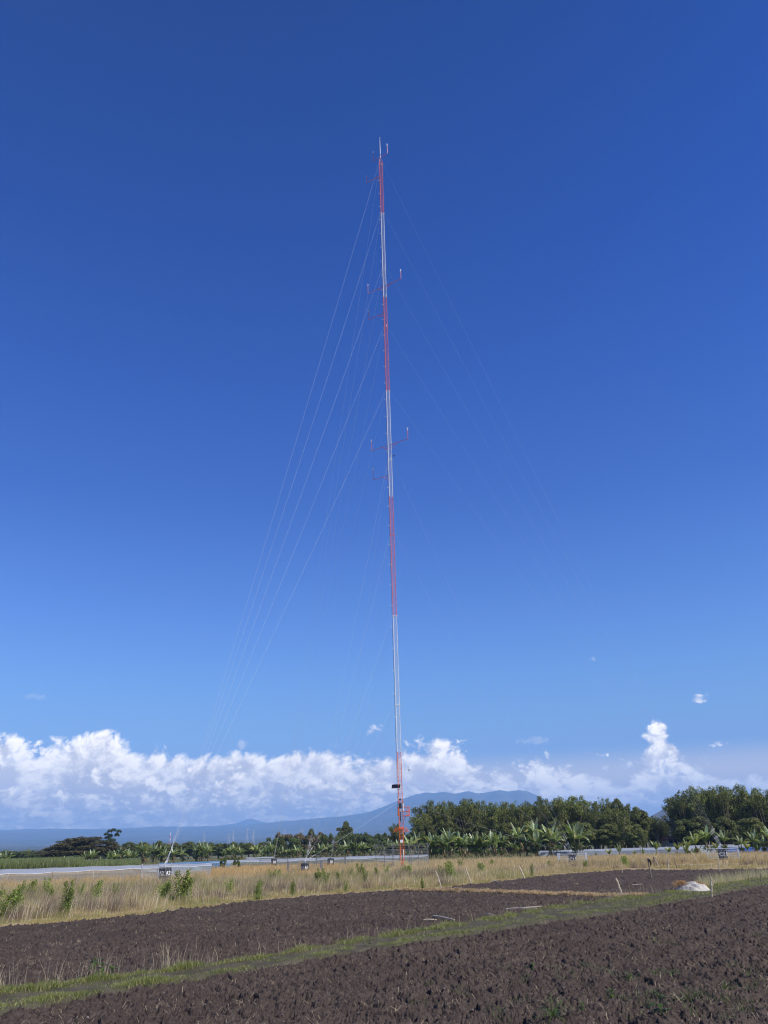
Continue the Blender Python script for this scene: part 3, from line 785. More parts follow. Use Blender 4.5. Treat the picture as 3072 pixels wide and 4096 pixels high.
# ------------------------------------------------------------------ anchors, their cages and the guy wires
M_CAGE = mat_plain('cage_galvanised', (0.62, 0.64, 0.66), 0.5, 0.2, var=0.15)
def text_mesh(txt, size):
    cu = bpy.data.curves.new('lettering', 'FONT'); cu.body = txt; cu.size = size; cu.extrude = 0.006; cu.align_x = 'CENTER'; cu.align_y = 'CENTER'; cu.offset = size * 0.015
    o = bpy.data.objects.new('tmp', cu); COL.objects.link(o)
    bpy.context.view_layer.update()
    me = bpy.data.meshes.new_from_object(o.evaluated_get(bpy.context.evaluated_depsgraph_get()))
    bpy.data.objects.remove(o); me.materials.clear(); me.materials.append(M_LETTER)
    return me
def anchor(P, txt, yaw, w, hgt, label, lab_cage, side, cw, yawc, tsz, zc=0.0, ch=1.05, mat=None):
    z0 = zat(P.x, P.y)
    root = empty('anchor_block', (P.x, P.y, z0), yaw); tag(root, label, 'anchor block', 'guy anchor blocks')
    m = MB(); bvl = 0.03
    m.box((0, 0, hgt / 2), (w, w, hgt)); m.box((0, 0, hgt + 0.02), (w - 0.06, w - 0.06, 0.05))
    m.build('block', M_BLACK, root)
    me = text_mesh(txt, tsz)
    for k in range(4):
        a = k * math.pi / 2
        o = link('lettering', me, root)
        o.location = (math.sin(a) * (w / 2 + 0.002), -math.cos(a) * (w / 2 + 0.002), hgt * 0.55)
        o.rotation_euler = (math.pi / 2, 0, a)
        tag(o, 'white painted %s' % txt)
    m = MB(); m.box((0, 0, hgt + 0.12), (0.06, 0.30, 0.2)); m.build('anchor_plate', M_GALV, root)
    # cage
    cg = empty('anchor_cage', (P.x, P.y, z0), yawc); tag(cg, lab_cage, 'wire fence', 'wire cages round the anchors')
    hx, hy = cw[0] / 2, cw[1] / 2; cs = [(-hx, -hy), (hx, -hy), (hx, hy), (-hx, hy)]
    for c in cs:
        m = MB(); m.tube([(c[0], c[1], 0), (c[0], c[1], ch + 0.05)], 0.035, 7); m.ball((c[0], c[1], ch + 0.07), 0.05, 6, 4); m.build('post', mat or M_CAGE, cg)
    for i in range(4):
        a = Vector((*cs[i], 0)); b = Vector((*cs[(i + 1) % 4], 0)); L = (b - a).length; m = MB()
        for zz in (0.12, ch * 0.32, ch * 0.55, ch * 0.8, ch): m.tube([a + Vector((0, 0, zz)), b + Vector((0, 0, zz))], 0.011 if zz in (0.12, ch) else 0.008, 4)
        n = int(L / 0.13)
        for q in range(1, n): 
            p = a.lerp(b, q / n); m.tube([p + Vector((0, 0, 0.1)), p + Vector((0, 0, ch + 0.08))], 0.0055, 3, False)
        m.build('mesh_panel', mat or M_CAGE, cg)
    return Vector((P.x, P.y, z0 + hgt + 0.2))
TA2 = anchor(A2, 'A2', R(-28), 0.80, 0.95, 'black painted block marked A2 in the wire cage at left', 'galvanised wire cage round the A2 block behind two leafy shrubs', 1, (2.9, 2.9), R(45), 0.46, ch=1.2, mat=M_GALV)
TA1 = anchor(A1, 'A1', R(45), 0.62, 0.85, 'black block marked A1 under the bright white guy wires', 'thin grey wire cage round the A1 block in tall grass', 1, (3.6, 2.2), R(10), 0.44, mat=M_GALVD)
TB1 = anchor(B1, 'B1', R(30), 0.72, 0.95, 'black block marked B1 close left of the fenced tower foot', 'grey wire cage round the B1 block before the netting', 1, (4.2, 2.4), R(8), 0.5, mat=M_GALVD)
TB2 = anchor(B2, 'B2', R(25), 0.72, 0.98, 'black block marked B2 standing before the netting', 'grey wire cage round the B2 block, farthest of the cages', 1, (4.4, 2.4), R(8), 0.5, mat=M_GALVD)
TC1 = anchor(C1, 'C1', R(-22), 0.75, 0.92, 'black block marked C1 inside the cage under banana plants', 'bright galvanised wire cage round the C1 block', 1, (3.1, 2.3), R(-16), 0.48)
TC2 = anchor(C2, 'C2', R(-28), 0.80, 0.95, 'black block marked C2 in the bright cage at far right', 'bright galvanised wire cage on the soil heap round C2', 1, (3.1, 2.3), R(-20), 0.5)

LEVEL_WORD = ['lowest', 'second lowest', 'third lowest', 'fourth lowest', 'fifth lowest', 'sixth lowest', 'fourth highest', 'third highest', 'second highest', 'highest']
for ai, (inner, outer, dn, far) in enumerate(((TA1, TA2, 'A', 'left'), (TB1, TB2, 'B', 'back'), (TC1, TC2, 'C', 'right'))):
    for li, hz in enumerate(LEVELS):
        end = inner if li < 5 else outer
        hz2 = min(hz, TOP - 0.35)
        p0 = T0 + GDIR[ai] * (TR + 0.12) + Vector((0, 0, hz2))
        p1 = end + Vector(((li % 5 - 2) * 0.05, (li % 5 - 2) * 0.05, 0.03 * (li % 5)))
        L = (p1 - p0).length; sag = L * 0.006
        pts = []
        for k in range(17):
            t = k / 16; p = p0.lerp(p1, t); p.z -= 4 * sag * t * (1 - t); pts.append(p)
        root = empty('guy_wire', p1)
        tag(root, 'thin steel guy wire, %s attachment on the mast, running down to block %s%d' % (LEVEL_WORD[li], dn, 1 if li < 5 else 2), 'guy wire', 'guy wires of the tall mast')
        m = MB(); m.tube([p - p1 for p in pts], {'A': 0.0062, 'B': 0.0055, 'C': 0.0045}[dn], 4, False); m.build('wire', M_WIRE, root)
        d = (p0 - p1).normalized(); m = MB()
        m.tube([d * 0.1, d * 0.35], 0.022, 6); m.tube([d * 0.35, d * 0.9], 0.009, 5); m.tube([d * 0.9, d * 1.15], 0.022, 6); m.tube([d * 1.5, d * (1.7 + 0.1 * (li % 5))], 0.02, 6)
        m.build('turnbuckle', M_GALV, root)

# ------------------------------------------------------------------ compound fence round the tower foot
cf = empty('compound_fence', T0, R(28)); tag(cf, 'chain link fence with barbed wire arms round the foot of the mast', 'fence')
S = 2.35
cs = [Vector((-S, -S, 0)), Vector((S, -S, 0)), Vector((S, S, 0)), Vector((-S, S, 0))]
for i in range(4):
    a, b = cs[i], cs[(i + 1) % 4]; nrm = (b - a).normalized().cross(Vector((0, 0, 1)))
    for t in (0, 0.5):
        p = a.lerp(b, t); m = MB(); m.tube([p, p + Vector((0, 0, 2.25))], 0.035, 7)
        m.tube([p + Vector((0, 0, 2.2)), p + nrm * 0.3 + Vector((0, 0, 2.75))], 0.03, 6)
        if t == 0: m.tube([p + Vector((0, 0, 2.2)), p - nrm * 0.1 + Vector((0, 0, 2.85))], 0.03, 6)
        m.build('fence_post', M_GALVD, cf)
    m = MB()
    for zz in (0.1, 1.1, 2.15): m.tube([a + Vector((0, 0, zz)), b + Vector((0, 0, zz))], 0.012, 4)
    n = 34
    for q in range(n):
        x0 = a.lerp(b, q / n)
        m.tube([x0 + Vector((0, 0, 0.1)), x0 + Vector((0, 0, 2.15))], 0.004, 3, False)
    for q in range(1, 13): m.tube([a + Vector((0, 0, q * 0.17)), b + Vector((0, 0, q * 0.17))], 0.0035, 3, False)
    m.build('chain_link', M_GALVD, cf)
    m = MB()
    for q in range(3):
        o2 = nrm * (0.1 * (q + 1)) + Vector((0, 0, 2.38 + 0.17 * q)); m.tube([a + o2, b + o2], 0.008, 4)
        for w in range(24):
            p = a.lerp(b, w / 24) + o2; m.tube([p - Vector((0.03, 0, 0.03)), p + Vector((0.03, 0, 0.03))], 0.005, 3, False)
    m.build('barbed_wire', M_GALVD, cf)

# ------------------------------------------------------------------ insect nets over the beds
M_POST = M_BAMBOO
def net(name, near, far, h, label, group=None, roof=M_NETROOF, side=M_NET, sag=0.07, posts=True, cat='crop net', step=4.0, drape=True, seed=1):
    """near / far: lists of ground points along the near and the far edge (same count)"""
    root = empty(name, near[0]); tag(root, label, cat, group)
    o = near[0]; rr = random.Random(seed)
    # resample
    n = 0; N_, F_ = [], []
    for i in range(len(near) - 1):
        L = (near[i + 1] - near[i]).length; k = max(1, int(L / (step / 4)))
        for j in range(k):
            t = j / k; N_.append(near[i].lerp(near[i + 1], t)); F_.append(far[i].lerp(far[i + 1], t))
    N_.append(near[-1]); F_.append(far[-1])
    nx = len(N_); ny = 14
    x = np.array([p.x for p in N_]); 
    V = []; 
    for j in range(ny + 1):
        t = j / ny
        for i in range(nx):
            p = N_[i].lerp(F_[i], t)
            wave = sag * (abs(math.sin(i * math.pi / 4)) * -1.0) + 0.05 * float(perlin(np.array([i * 0.21 + seed * 7.7]), np.array([j * 0.4]))[0]) + 0.07 * float(perlin(np.array([i * 0.05 + seed]), np.array([3.3]))[0])
            V.append((p.x - o.x, p.y - o.y, h + wave * (1 if 0 < j else 1.3)))
    F = [(j * nx + i, j * nx + i + 1, (j + 1) * nx + i + 1, (j + 1) * nx + i) for j in range(ny) for i in range(nx - 1)]
    link('net_roof', quads_mesh('net_roof', V, F, roof, smooth=True), root)
    for nm, E, jj, s in (('net_side', N_, 0, 1), ('net_side', F_, ny, -1)):
        W = []; m = 5
        for k in range(m + 1):
            u = k / m
            for i in range(nx):
                top = V[jj * nx + i]; out = (0.35 * (1 - u) + 0.06 * math.sin(i * 1.9)) * s
                W.append((top[0] + 0.0, top[1] - out, top[2] * u if k < m else top[2] - 0.004))
        F2 = [(k * nx + i, k * nx + i + 1, (k + 1) * nx + i + 1, (k + 1) * nx + i) for k in range(m) for i in range(nx - 1)]
        link(nm, quads_mesh(nm, W, F2, side, smooth=True), root)
    for i in (0, nx - 1):       # end curtains
        W = [V[j * nx + i] for j in range(ny + 1)] + [(V[j * nx + i][0], V[j * nx + i][1], 0) for j in range(ny + 1)]
        F2 = [(j, j + 1, ny + 2 + j, ny + 1 + j) for j in range(ny)]
        link('net_side', quads_mesh('net_side', W, F2, side), root)
    if posts:
        for i in range(0, nx, 4):
            p = N_[i] - o; lean = rr.uniform(-0.25, 0.25)
            m = MB(); m.tube([(p.x + lean, p.y - 0.1, 0), (p.x, p.y, h + 0.06)], 0.03, 5); m.build('post', M_BAMBOO if i % 8 else M_BAMBOOD, root)
        # bright hem ropes and folded swags
        m = MB(); m.tube([Vector(V[i]) + Vector((0, -0.01, 0.01)) for i in range(nx)], 0.02, 4); m.build('hem_rope', M_WHITE, root)
    if drape:
        for q in range(3):
            i = rr.randrange(6, nx - 8); p = Vector(V[i]); m = MB()
            a = p; b = Vector(V[i + 5]); b.z = 0.35
            m.add([a, a + Vector((0.5, -0.12, -0.06)), b + Vector((0.35, -0.45, -0.2)), b + Vector((0, -0.42, 0))], [(0, 1, 2, 3)])
            m.build('folded_net', M_NETROOF, root, smooth=True)
    return root
S_ = spot
net('crop_net', [S_(-500, 84), S_(0, 90), S_(420, 94), S_(850, 99)], [S_(-500, 118), S_(0, 128), S_(420, 132), S_(850, 120)], 1.02,
    'long low white insect net over the bed at far left', 'low nets over the beds', seed=2)
net('crop_net', [S_(640, 131), S_(780, 133), S_(925, 135)], [S_(640, 165), S_(780, 168), S_(925, 165)], 0.85, 'low blue insect net beyond the white one', 'low nets over the beds', roof=M_BLUE, side=M_BLUE, seed=3, drape=False)
net('crop_net', [S_(905, 141), S_(1200, 142), S_(1500, 142), S_(1712, 143)], [S_(905, 175), S_(1200, 182), S_(1500, 182), S_(1712, 176)], 0.90,
    'white insect net running behind the fence at the mast foot', 'low nets over the beds', seed=4)
net('crop_net', [S_(985, 195), S_(1095, 196)], [S_(985, 225), S_(1095, 226)], 1.0, 'short white net between banana clumps, left of centre', 'low nets over the beds', seed=5, drape=False)
net('crop_net', [S_(2150, 158), S_(2280, 158), S_(2480, 157), S_(2735, 155)], [S_(2150, 190), S_(2280, 196), S_(2480, 207), S_(2735, 214)], 0.95,
    'pale sheeted bed behind the row of small yellow banana plants', 'low nets over the beds', roof=M_PLAST, side=M_PLAST, seed=6, sag=0.03, drape=False, posts=False)
net('crop_net', [S_(2742, 158), S_(2850, 160), S_(2990, 160)], [S_(2742, 215), S_(2850, 225), S_(2990, 225)], 1.1,
    'pale grey sheeted bed behind the C2 cage', 'low nets over the beds', roof=M_PLAST, side=M_PLAST, seed=7, sag=0.03, drape=False, posts=False)
net('crop_net', [S_(2860, 150), S_(2960, 150), S_(3120, 150)], [S_(2860, 157), S_(2960, 157), S_(3120, 157)], 1.0,
    'dark blue tarpaulin lying over the bed at far right', 'low nets over the beds', roof=M_BLUET, side=M_BLUET, seed=8, sag=0.08, drape=False, posts=False)

# ------------------------------------------------------------------ grass, all of it real blades
RNG = np.random.default_rng(5)
def blades(name, X, Y, H, W, COLR, lean=0.35, mat=None, seed=1, zoff=0.0, droop=0.0, base=None, leandir=None):
    n = len(X); g = np.random.default_rng(seed)
    Z = height(X, Y) - 0.03 + zoff if base is None else base
    a = g.uniform(0, 2 * np.pi, n); fx, fy = np.cos(a), np.sin(a)             # blade width direction
    b = g.uniform(0, 2 * np.pi, n); l = g.uniform(0, 1, n) ** 0.8 * lean
    lx, ly = np.cos(b) * l, np.sin(b) * l
    if leandir is not None: lx = lx * 0.7 + leandir[0] * lean; ly = ly * 0.7 + leandir[1] * lean
    P = np.zeros((n, 6, 3))
    for k, (t, w) in enumerate(((0, 1.0), (0.55, 0.8), (1.0, 0.12))):
        bend = t ** 1.7
        cx = X + lx * H * bend; cy = Y + ly * H * bend; cz = Z + H * (t - droop * t * t)
        for s in (0, 1):
            sg = (s - 0.5) * W * w
            P[:, k * 2 + s, 0] = cx + fx * sg; P[:, k * 2 + s, 1] = cy + fy * sg; P[:, k * 2 + s, 2] = cz
    i = np.arange(n)[:, None] * 6
    F = np.concatenate([i + np.array([[0, 1, 3, 2]]), i + np.array([[2, 3, 5, 4]])], 0)
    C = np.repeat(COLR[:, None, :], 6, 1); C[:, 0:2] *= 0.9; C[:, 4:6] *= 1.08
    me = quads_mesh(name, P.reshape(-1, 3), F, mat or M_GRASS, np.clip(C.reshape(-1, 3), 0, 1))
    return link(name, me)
TAN = np.array((0.72, 0.56, 0.29)); STRAWC = np.array((0.74, 0.60, 0.38)); OLIVE = np.array((0.34, 0.34, 0.11)); GREEN = np.array((0.085, 0.135, 0.028))
BROWN = np.array((0.33, 0.25, 0.18)); YGREEN = np.array((0.44, 0.44, 0.14)); ROSE = np.array((0.52, 0.34, 0.24)); GOLD = np.array((0.62, 0.43, 0.19))
def lerp(a, b, t): return a[None, :] * (1 - t[:, None]) + b[None, :] * t[:, None]
def lerpc(A, b, t): return A * (1 - t[:, None]) + b[None, :] * t[:, None]
def meadow():
    n = 690000
    # more blades near, fewer far: even in the picture
    az = RNG.uniform(R(-34), R(34), n); u = RNG.uniform(0, 1, n)
    ge = bounds(az)[2]
    rmax = np.where(az < AZB[0], 150.0, 150.0)
    r = 1 / (1 / ge * (1 - u) + (1 / rmax) * u)
    x, y = r * np.sin(az), r * np.cos(az)
    keep = np.ones(n, bool)
    # stay out of the nets
    keep &= ~((az < azel(850, 3400)[0]) & (r > 88.5 + (az - R(-24)) * 14) & (r < 133))
    keep &= ~((az > azel(900, 3400)[0]) & (az < azel(1720, 3400)[0]) & (r > 141))
    # bare soil heaps
    for mx, my, mr, mh in (MOUNDS[0], MOUNDS[1]):
        keep &= ~((np.hypot((x - mx) / 1.35, y - my) < mr * 0.8) & (RNG.uniform(0, 1, n) < 0.97))
    az, r, x, y, ge = az[keep], r[keep], x[keep], y[keep], ge[keep]; n = len(x)
    e = r - ge                                        # distance from the ploughed edge
    p1 = fbm(x * 0.16, y * 0.16, 61, 4); p2 = fbm(x * 0.55, y * 0.4, 62, 3); p3 = fbm(x * 0.08, y * 0.05, 63, 3)
    h = 0.10 + 0.20 * sstep(e, 0.8, 5.0) + 0.24 * sstep(e, 7, 15) * (0.85 + 0.5 * p2)
    h = h * np.clip(1 + 1.3 * fbm(x * 0.9, y * 0.7, 64, 2), 0.35, 1.9)
    h = h * np.where(r > 72, 0.72, 1.0) * RNG.uniform(0.55, 1.25, n)
    dens = 0.62 + 0.8 * p2 + 0.5 * (e > 3)
    right = az > azel(2500, 3450)[0]
    h = np.where(right & (e < 16), h * (0.28 + 0.5 * sstep(p2, 0.1, 0.5)), h)
    C = lerp(TAN, STRAWC, RNG.uniform(0, 1, n))
    C = lerpc(C, ROSE, sstep(p3, 0.0, 0.6) * 0.55 * RNG.uniform(0, 1, n))
    C = lerpc(C, BROWN, sstep(p1 + 0.35 * p2, 0.15, 0.5) * (r < 78) * 0.85)
    C = lerpc(C, OLIVE, sstep(-p1 + 0.3 * p2, -0.1, 0.4) * (e < 26) * RNG.uniform(0.2, 1, n) * 0.9)
    edge = 1 - sstep(e, 1.0, 4.5)
    left = sstep(-az, -azel(1500, 3500)[0], R(20))
    C = lerpc(C, YGREEN, edge * (0.55 + 0.4 * p2 > RNG.uniform(0, 1, n)) * 0.85)
    verge = 1 - sstep(e, 0.2, 1.1)
    C = lerpc(C, GOLD, verge * 0.75)
    C = lerpc(C, OLIVE, (right & (e < 12)) * RNG.uniform(0.3, 1, n))
    C = np.where((RNG.uniform(0, 1, n) < 0.24)[:, None], lerp(OLIVE, YGREEN, RNG.uniform(0, 1, n)), C)
    far = sstep(r, 66, 84)[:, None]
    far = far * np.where(az > azel(1350, 3400)[0], 0.35, 1.0)[:, None]
    C = C * (1 - far) + far * lerp(np.array((0.68, 0.46, 0.19)), np.array((0.76, 0.56, 0.27)), RNG.uniform(0, 1, n))
    sel = dens > RNG.uniform(0, 1, n)
    W = np.clip(r * 0.00034, 0.008, 0.035) * RNG.uniform(0.7, 1.3, n)
    o = blades('meadow_grass', x[sel], y[sel], h[sel], W[sel], C[sel], lean=0.75, seed=2, leandir=(0.2, 0.0))
    tag(o, kind='stuff')
    # taller pale stalks with nodding heads
    m = 9000; az = RNG.uniform(R(-27), R(27), m); ge = bounds(az)[2]; e = RNG.uniform(1.5, 30, m); r = ge + e
    x, y = r * np.sin(az), r * np.cos(az); k = (r < 88) & (fbm(x * 0.3, y * 0.3, 66, 3) > -0.05); az, x, y, r = az[k], x[k], y[k], r[k]; m = len(x)
    hh = RNG.uniform(0.5, 1.0, m); hh = np.where(az > azel(2500, 3450)[0], hh * 0.6, hh)
    C = lerp(np.array((0.66, 0.54, 0.36)), np.array((0.78, 0.66, 0.47)), RNG.uniform(0, 1, m))
    tag(blades('seed_stalks', x, y, hh, np.full(m, 0.012), C, lean=0.45, seed=3, leandir=(0.35, 0.0)), kind='stuff')
AZB = (azel(300, 3500)[0],)
meadow()

def bank_grass():
    n = 230000
    az = RNG.uniform(R(-27), R(28), n); ne, fe, ge = bounds(az); t = RNG.uniform(-0.02, 1.08, n)
    r = ne + (fe - ne) * t; x, y = r * np.sin(az), r * np.cos(az)
    p = fbm(x * 0.9, y * 0.9, 71, 3); p2 = fbm(x * 0.25, y * 0.25, 72, 3)
    strip = np.exp(-((t - 0.86) / 0.15) ** 2) + 1.1 * np.exp(-((t - 0.18) / 0.15) ** 2)
    strip = strip * np.clip(0.78 + 1.2 * p + 0.5 * p2, 0.05, 1.4) + 0.06
    strip = np.where((az < azel(420, 3950)[0]) & (p2 < 0.1), strip * 0.45, strip)
    strip = np.where(az > azel(2450, 3600)[0], strip + 0.35, strip)
    k = (strip > RNG.uniform(0, 1, n)) & (RNG.uniform(0, 1, n) < np.clip((r / 45) ** -1.0, 0, 1) * 1.2 + 0.15)
    x, y, r, t, az, p = x[k], y[k], r[k], t[k], az[k], p[k]; m = len(x)
    C = lerp(np.array((0.10, 0.14, 0.033)), np.array((0.22, 0.24, 0.06)), RNG.uniform(0, 1, m))
    C = lerpc(C, YGREEN, (RNG.uniform(0, 1, m) < 0.3) * 0.8)
    C = lerpc(C, STRAWC, (RNG.uniform(0, 1, m) < 0.12) * 0.9)
    h = RNG.uniform(0.03, 0.10, m) * (0.8 + 0.8 * np.clip(p, -0.5, 1)) * (1 + 0.5 * (t > 0.7))
    o = blades('bank_grass', x, y, h, np.clip(r * 0.0003, 0.007, 0.02), C, lean=0.8, seed=4, mat=M_GRASS); tag(o, kind='stuff')
    # dry stalks along the far shoulder
    m = 2600; az = RNG.uniform(R(-27), R(27), m); ne, fe, ge = bounds(az)
    dens = np.where(az < azel(900, 3850)[0], 0.5, np.where((az > azel(2380, 3600)[0]) , 0.8, 0.14)) * (0.6 + fbm(az * 30, az * 0, 73, 3))
    k = dens > RNG.uniform(0, 1, m); az, fe = az[k], fe[k]; m = len(az)
    r = fe + RNG.normal(0, 0.25, m); x, y = r * np.sin(az), r * np.cos(az)
    h = RNG.uniform(0.15, 0.62, m) * np.where(az < azel(900, 3850)[0], 1.0, 0.9)
    C = lerp(STRAWC, np.array((0.60, 0.50, 0.33)), RNG.uniform(0, 1, m))
    tag(blades('dry_stalks', x, y, h, np.full(m, 0.009), C, lean=0.5, seed=5), kind='stuff')
    # reeds round the white sack
    m = 1500; az = RNG.uniform(azel(2790, 3560)[0], azel(3100, 3520)[0], m); fe = bounds(az)[1]; r = fe + np.abs(RNG.normal(0, 1.6, m)); x, y = r * np.sin(az), r * np.cos(az)
    C = lerp(YGREEN, STRAWC, RNG.uniform(0, 1, m))
    tag(blades('dry_stalks', x, y, RNG.uniform(0.25, 0.75, m), np.full(m, 0.012), C, lean=0.5, seed=6), kind='stuff')
bank_grass()

def litter():
    # straw path across the far field
    n = 9000; az = RNG.uniform(AZP0, AZP1, n); r = PATH(az) + RNG.normal(0, 0.33, n); x, y = r * np.sin(az), r * np.cos(az)
    C = lerp(np.array((0.42, 0.29, 0.15)), np.array((0.60, 0.46, 0.27)), RNG.uniform(0, 1, n))
    tag(blades('straw_path', x, y, RNG.uniform(0.1, 0.34, n), np.full(n, 0.022), C, lean=2.4, seed=7, mat=M_STRAW, droop=0.75, zoff=0.07), kind='stuff')
    # bits of straw on the clods, in clusters
    k = 900; ca = RNG.uniform(R(-27), R(27), k); u = RNG.uniform(0, 1, k); cr_ = 1 / ((1 - u) / 13.0 + u / 75.0)
    m = k * 9; ca = np.repeat(ca, 9); cr_ = np.repeat(cr_, 9); x = cr_ * np.sin(ca) + RNG.normal(0, 0.13, m); y = cr_ * np.cos(ca) + RNG.normal(0, 0.13, m)
    az = np.arctan2(x, y); r = np.hypot(x, y); ne, fe, ge = bounds(az); keep = (r < ne) | ((r > fe) & (r < ge))
    keep &= (r > fe) | (RNG.uniform(0, 1, m) < 0.6)
    x, y, r = x[keep], y[keep], r[keep]; m = len(x)
    C = lerp(np.array((0.30, 0.23, 0.14)), np.array((0.56, 0.46, 0.30)), RNG.uniform(0, 1, m) ** 1.5)
    tag(blades('straw_litter', x, y, RNG.uniform(0.05, 0.24, m), np.clip(r * 0.0003, 0.006, 0.016), C, lean=1.9, seed=8, mat=M_STRAW, droop=0.7, zoff=0.06), kind='stuff')
    # small seedlings and tufts in the near field, thicker towards the lower right
    k = 150; px = RNG.uniform(1300, 3072, k); py = RNG.uniform(3740, 4096, k); w = ((px - 1200) / 1900) ** 1.4 * ((py - 3600) / 500); s = w > RNG.uniform(0, 0.9, k)
    g = [ground(a, b) for a, b in zip(px[s], py[s])]; cx = np.repeat([q.x for q in g], 26); cy = np.repeat([q.y for q in g], 26); m = len(cx)
    x = cx + RNG.normal(0, 0.10, m); y = cy + RNG.normal(0, 0.10, m)
    C = lerp(np.array((0.07, 0.12, 0.03)), np.array((0.16, 0.17, 0.07)), RNG.uniform(0, 1, m))
    tag(blades('seedling_tufts', x, y, RNG.uniform(0.03, 0.12, m), np.full(m, 0.012), C, lean=1.2, seed=9, mat=M_SHRUB, zoff=0.05), kind='stuff')
    # paler pebbles of dry soil
    b = MB()
    for i in range(420):
        g = ground(RNG.uniform(-100, 3172), 3720 + 400 * RNG.uniform() ** 0.8); r = math.hypot(g.x, g.y)
        b.ball((g.x, g.y, zat(g.x, g.y) + 0.01), RNG.uniform(0.008, 0.028), 6, 4, 0.7)
    tag(b.build('dry_crumbs', mat_plain('dry_crumb', (0.16, 0.13, 0.115), 0.9, var=0.4)), kind='stuff')
litter()

def cane():
    n = 42000; az = RNG.uniform(azel(-200, 3450)[0], azel(560, 3430)[0], n); r = RNG.uniform(150, 215, n); x, y = r * np.sin(az), r * np.cos(az)
    C = lerp(np.array((0.20, 0.26, 0.08)), np.array((0.36, 0.40, 0.15)), RNG.uniform(0, 1, n)); C = lerpc(C, STRAWC, (RNG.uniform(0, 1, n) < 0.1) * 0.7)
    tag(blades('sugar_cane', x, y, RNG.uniform(1.7, 2.45, n) * (1 + (az > azel(330, 3430)[0]) * -0.3), RNG.uniform(0.05, 0.1, n), C, lean=0.35, seed=12, base=np.full(n, -0.08)), kind='stuff')
    # rough growth beyond the nets, all along the tree foot
    n = 60000; az = RNG.uniform(R(-28), R(28), n); r = RNG.uniform(150, 300, n); x, y = r * np.sin(az), r * np.cos(az)
    k = fbm(x * 0.05, y * 0.03, 77, 3) > -0.15; k &= ~((az > azel(2150, 3400)[0]) & (r < 216)) & ~((az < azel(1720, 3400)[0]) & (az > azel(640, 3400)[0]) & (r < 230)) & ~((az < azel(560, 3430)[0]) & (r < 215))
    x, y, az = x[k], y[k], az[k]; n = len(x)
    C = lerp(np.array((0.12, 0.15, 0.05)), np.array((0.34, 0.28, 0.15)), RNG.uniform(0, 1, n))
    tag(blades('rough_undergrowth', x, y, RNG.uniform(0.2, 0.8, n), RNG.uniform(0.06, 0.14, n), C, lean=0.6, seed=13, base=np.full(n, -0.08)), kind='stuff')
cane()

# ------------------------------------------------------------------ leafy shrubs in the dry grass
def leaf_cloud(n, pos_fn, size, cols, seed, aspect=0.55, up=0.4, outv=0.6, droop=0.0):
    g = np.random.default_rng(seed)
    P, Nn = pos_fn(g, n)
    d = g.normal(0, 1, (n, 3)); d[:, 2] += up; d = d + Nn * outv; d /= np.linalg.norm(d, axis=1)[:, None]     # leaf normal
    t = g.normal(0, 1, (n, 3)); t[:, 2] -= droop; t -= (t * d).sum(1)[:, None] * d; t /= np.linalg.norm(t, axis=1)[:, None]
    b = np.cross(d, t); s = size * g.uniform(0.6, 1.35, n)
    L = t * (s / 2)[:, None]; W = b * (s * aspect / 2)[:, None]
    V = np.stack([P - L, P + W * 1.0 - L * 0.1, P + L, P - W * 1.0 - L * 0.1], 1).reshape(-1, 3)
    F = np.arange(n * 4).reshape(-1, 4)
    c = np.array(cols); w = g.uniform(0, 1, n); k = g.integers(0, len(c), n)
    C = c[k] * (0.75 + 0.5 * w)[:, None]
    return V, F, np.repeat(C, 4, 0)
def make_shrub_mesh(seed, dense=1.0):
    g = random.Random(seed); st = []
    for k in range(g.randint(4, 7)):
        a = g.uniform(0, 6.28); l = g.uniform(0.15, 0.38); st.append((math.cos(a) * l, math.sin(a) * l, g.uniform(0.62, 1.02)))
    def pos(r, n):
        i = r.integers(0, len(st), n); s = np.array(st)[i]; t = r.uniform(0.12, 1, n) ** 0.9
        P = np.stack([s[:, 0] * t, s[:, 1] * t, s[:, 2] * t], 1)
        w = 0.17 * (1.05 - t) + 0.035; off = r.normal(0, 1, (n, 3)); P = P + off * w[:, None] * np.array((1, 1, 0.5)); P[:, 2] = np.abs(P[:, 2])
        Nn = off / (np.linalg.norm(off, axis=1)[:, None] + 1e-6); return P, Nn
    n = int(1300 * dense)
    V, F, C = leaf_cloud(n, pos, 0.056, [(0.19, 0.27, 0.05), (0.26, 0.33, 0.06), (0.12, 0.19, 0.035), (0.34, 0.37, 0.08)], seed, 0.6)
    m = MB()
    for s in st: m.tube([(0, 0, 0), (s[0] * 0.5, s[1] * 0.5, s[2] * 0.55), s], [0.016, 0.011, 0.005], 5)
    return quads_mesh('leaves', V, F, M_SHRUB, C), m.mesh('stems', M_BAMBOOD)
SHM = [make_shrub_mesh(100 + i, (1.0, 1.3, 0.8, 1.1, 1.5)[i]) for i in range(5)]
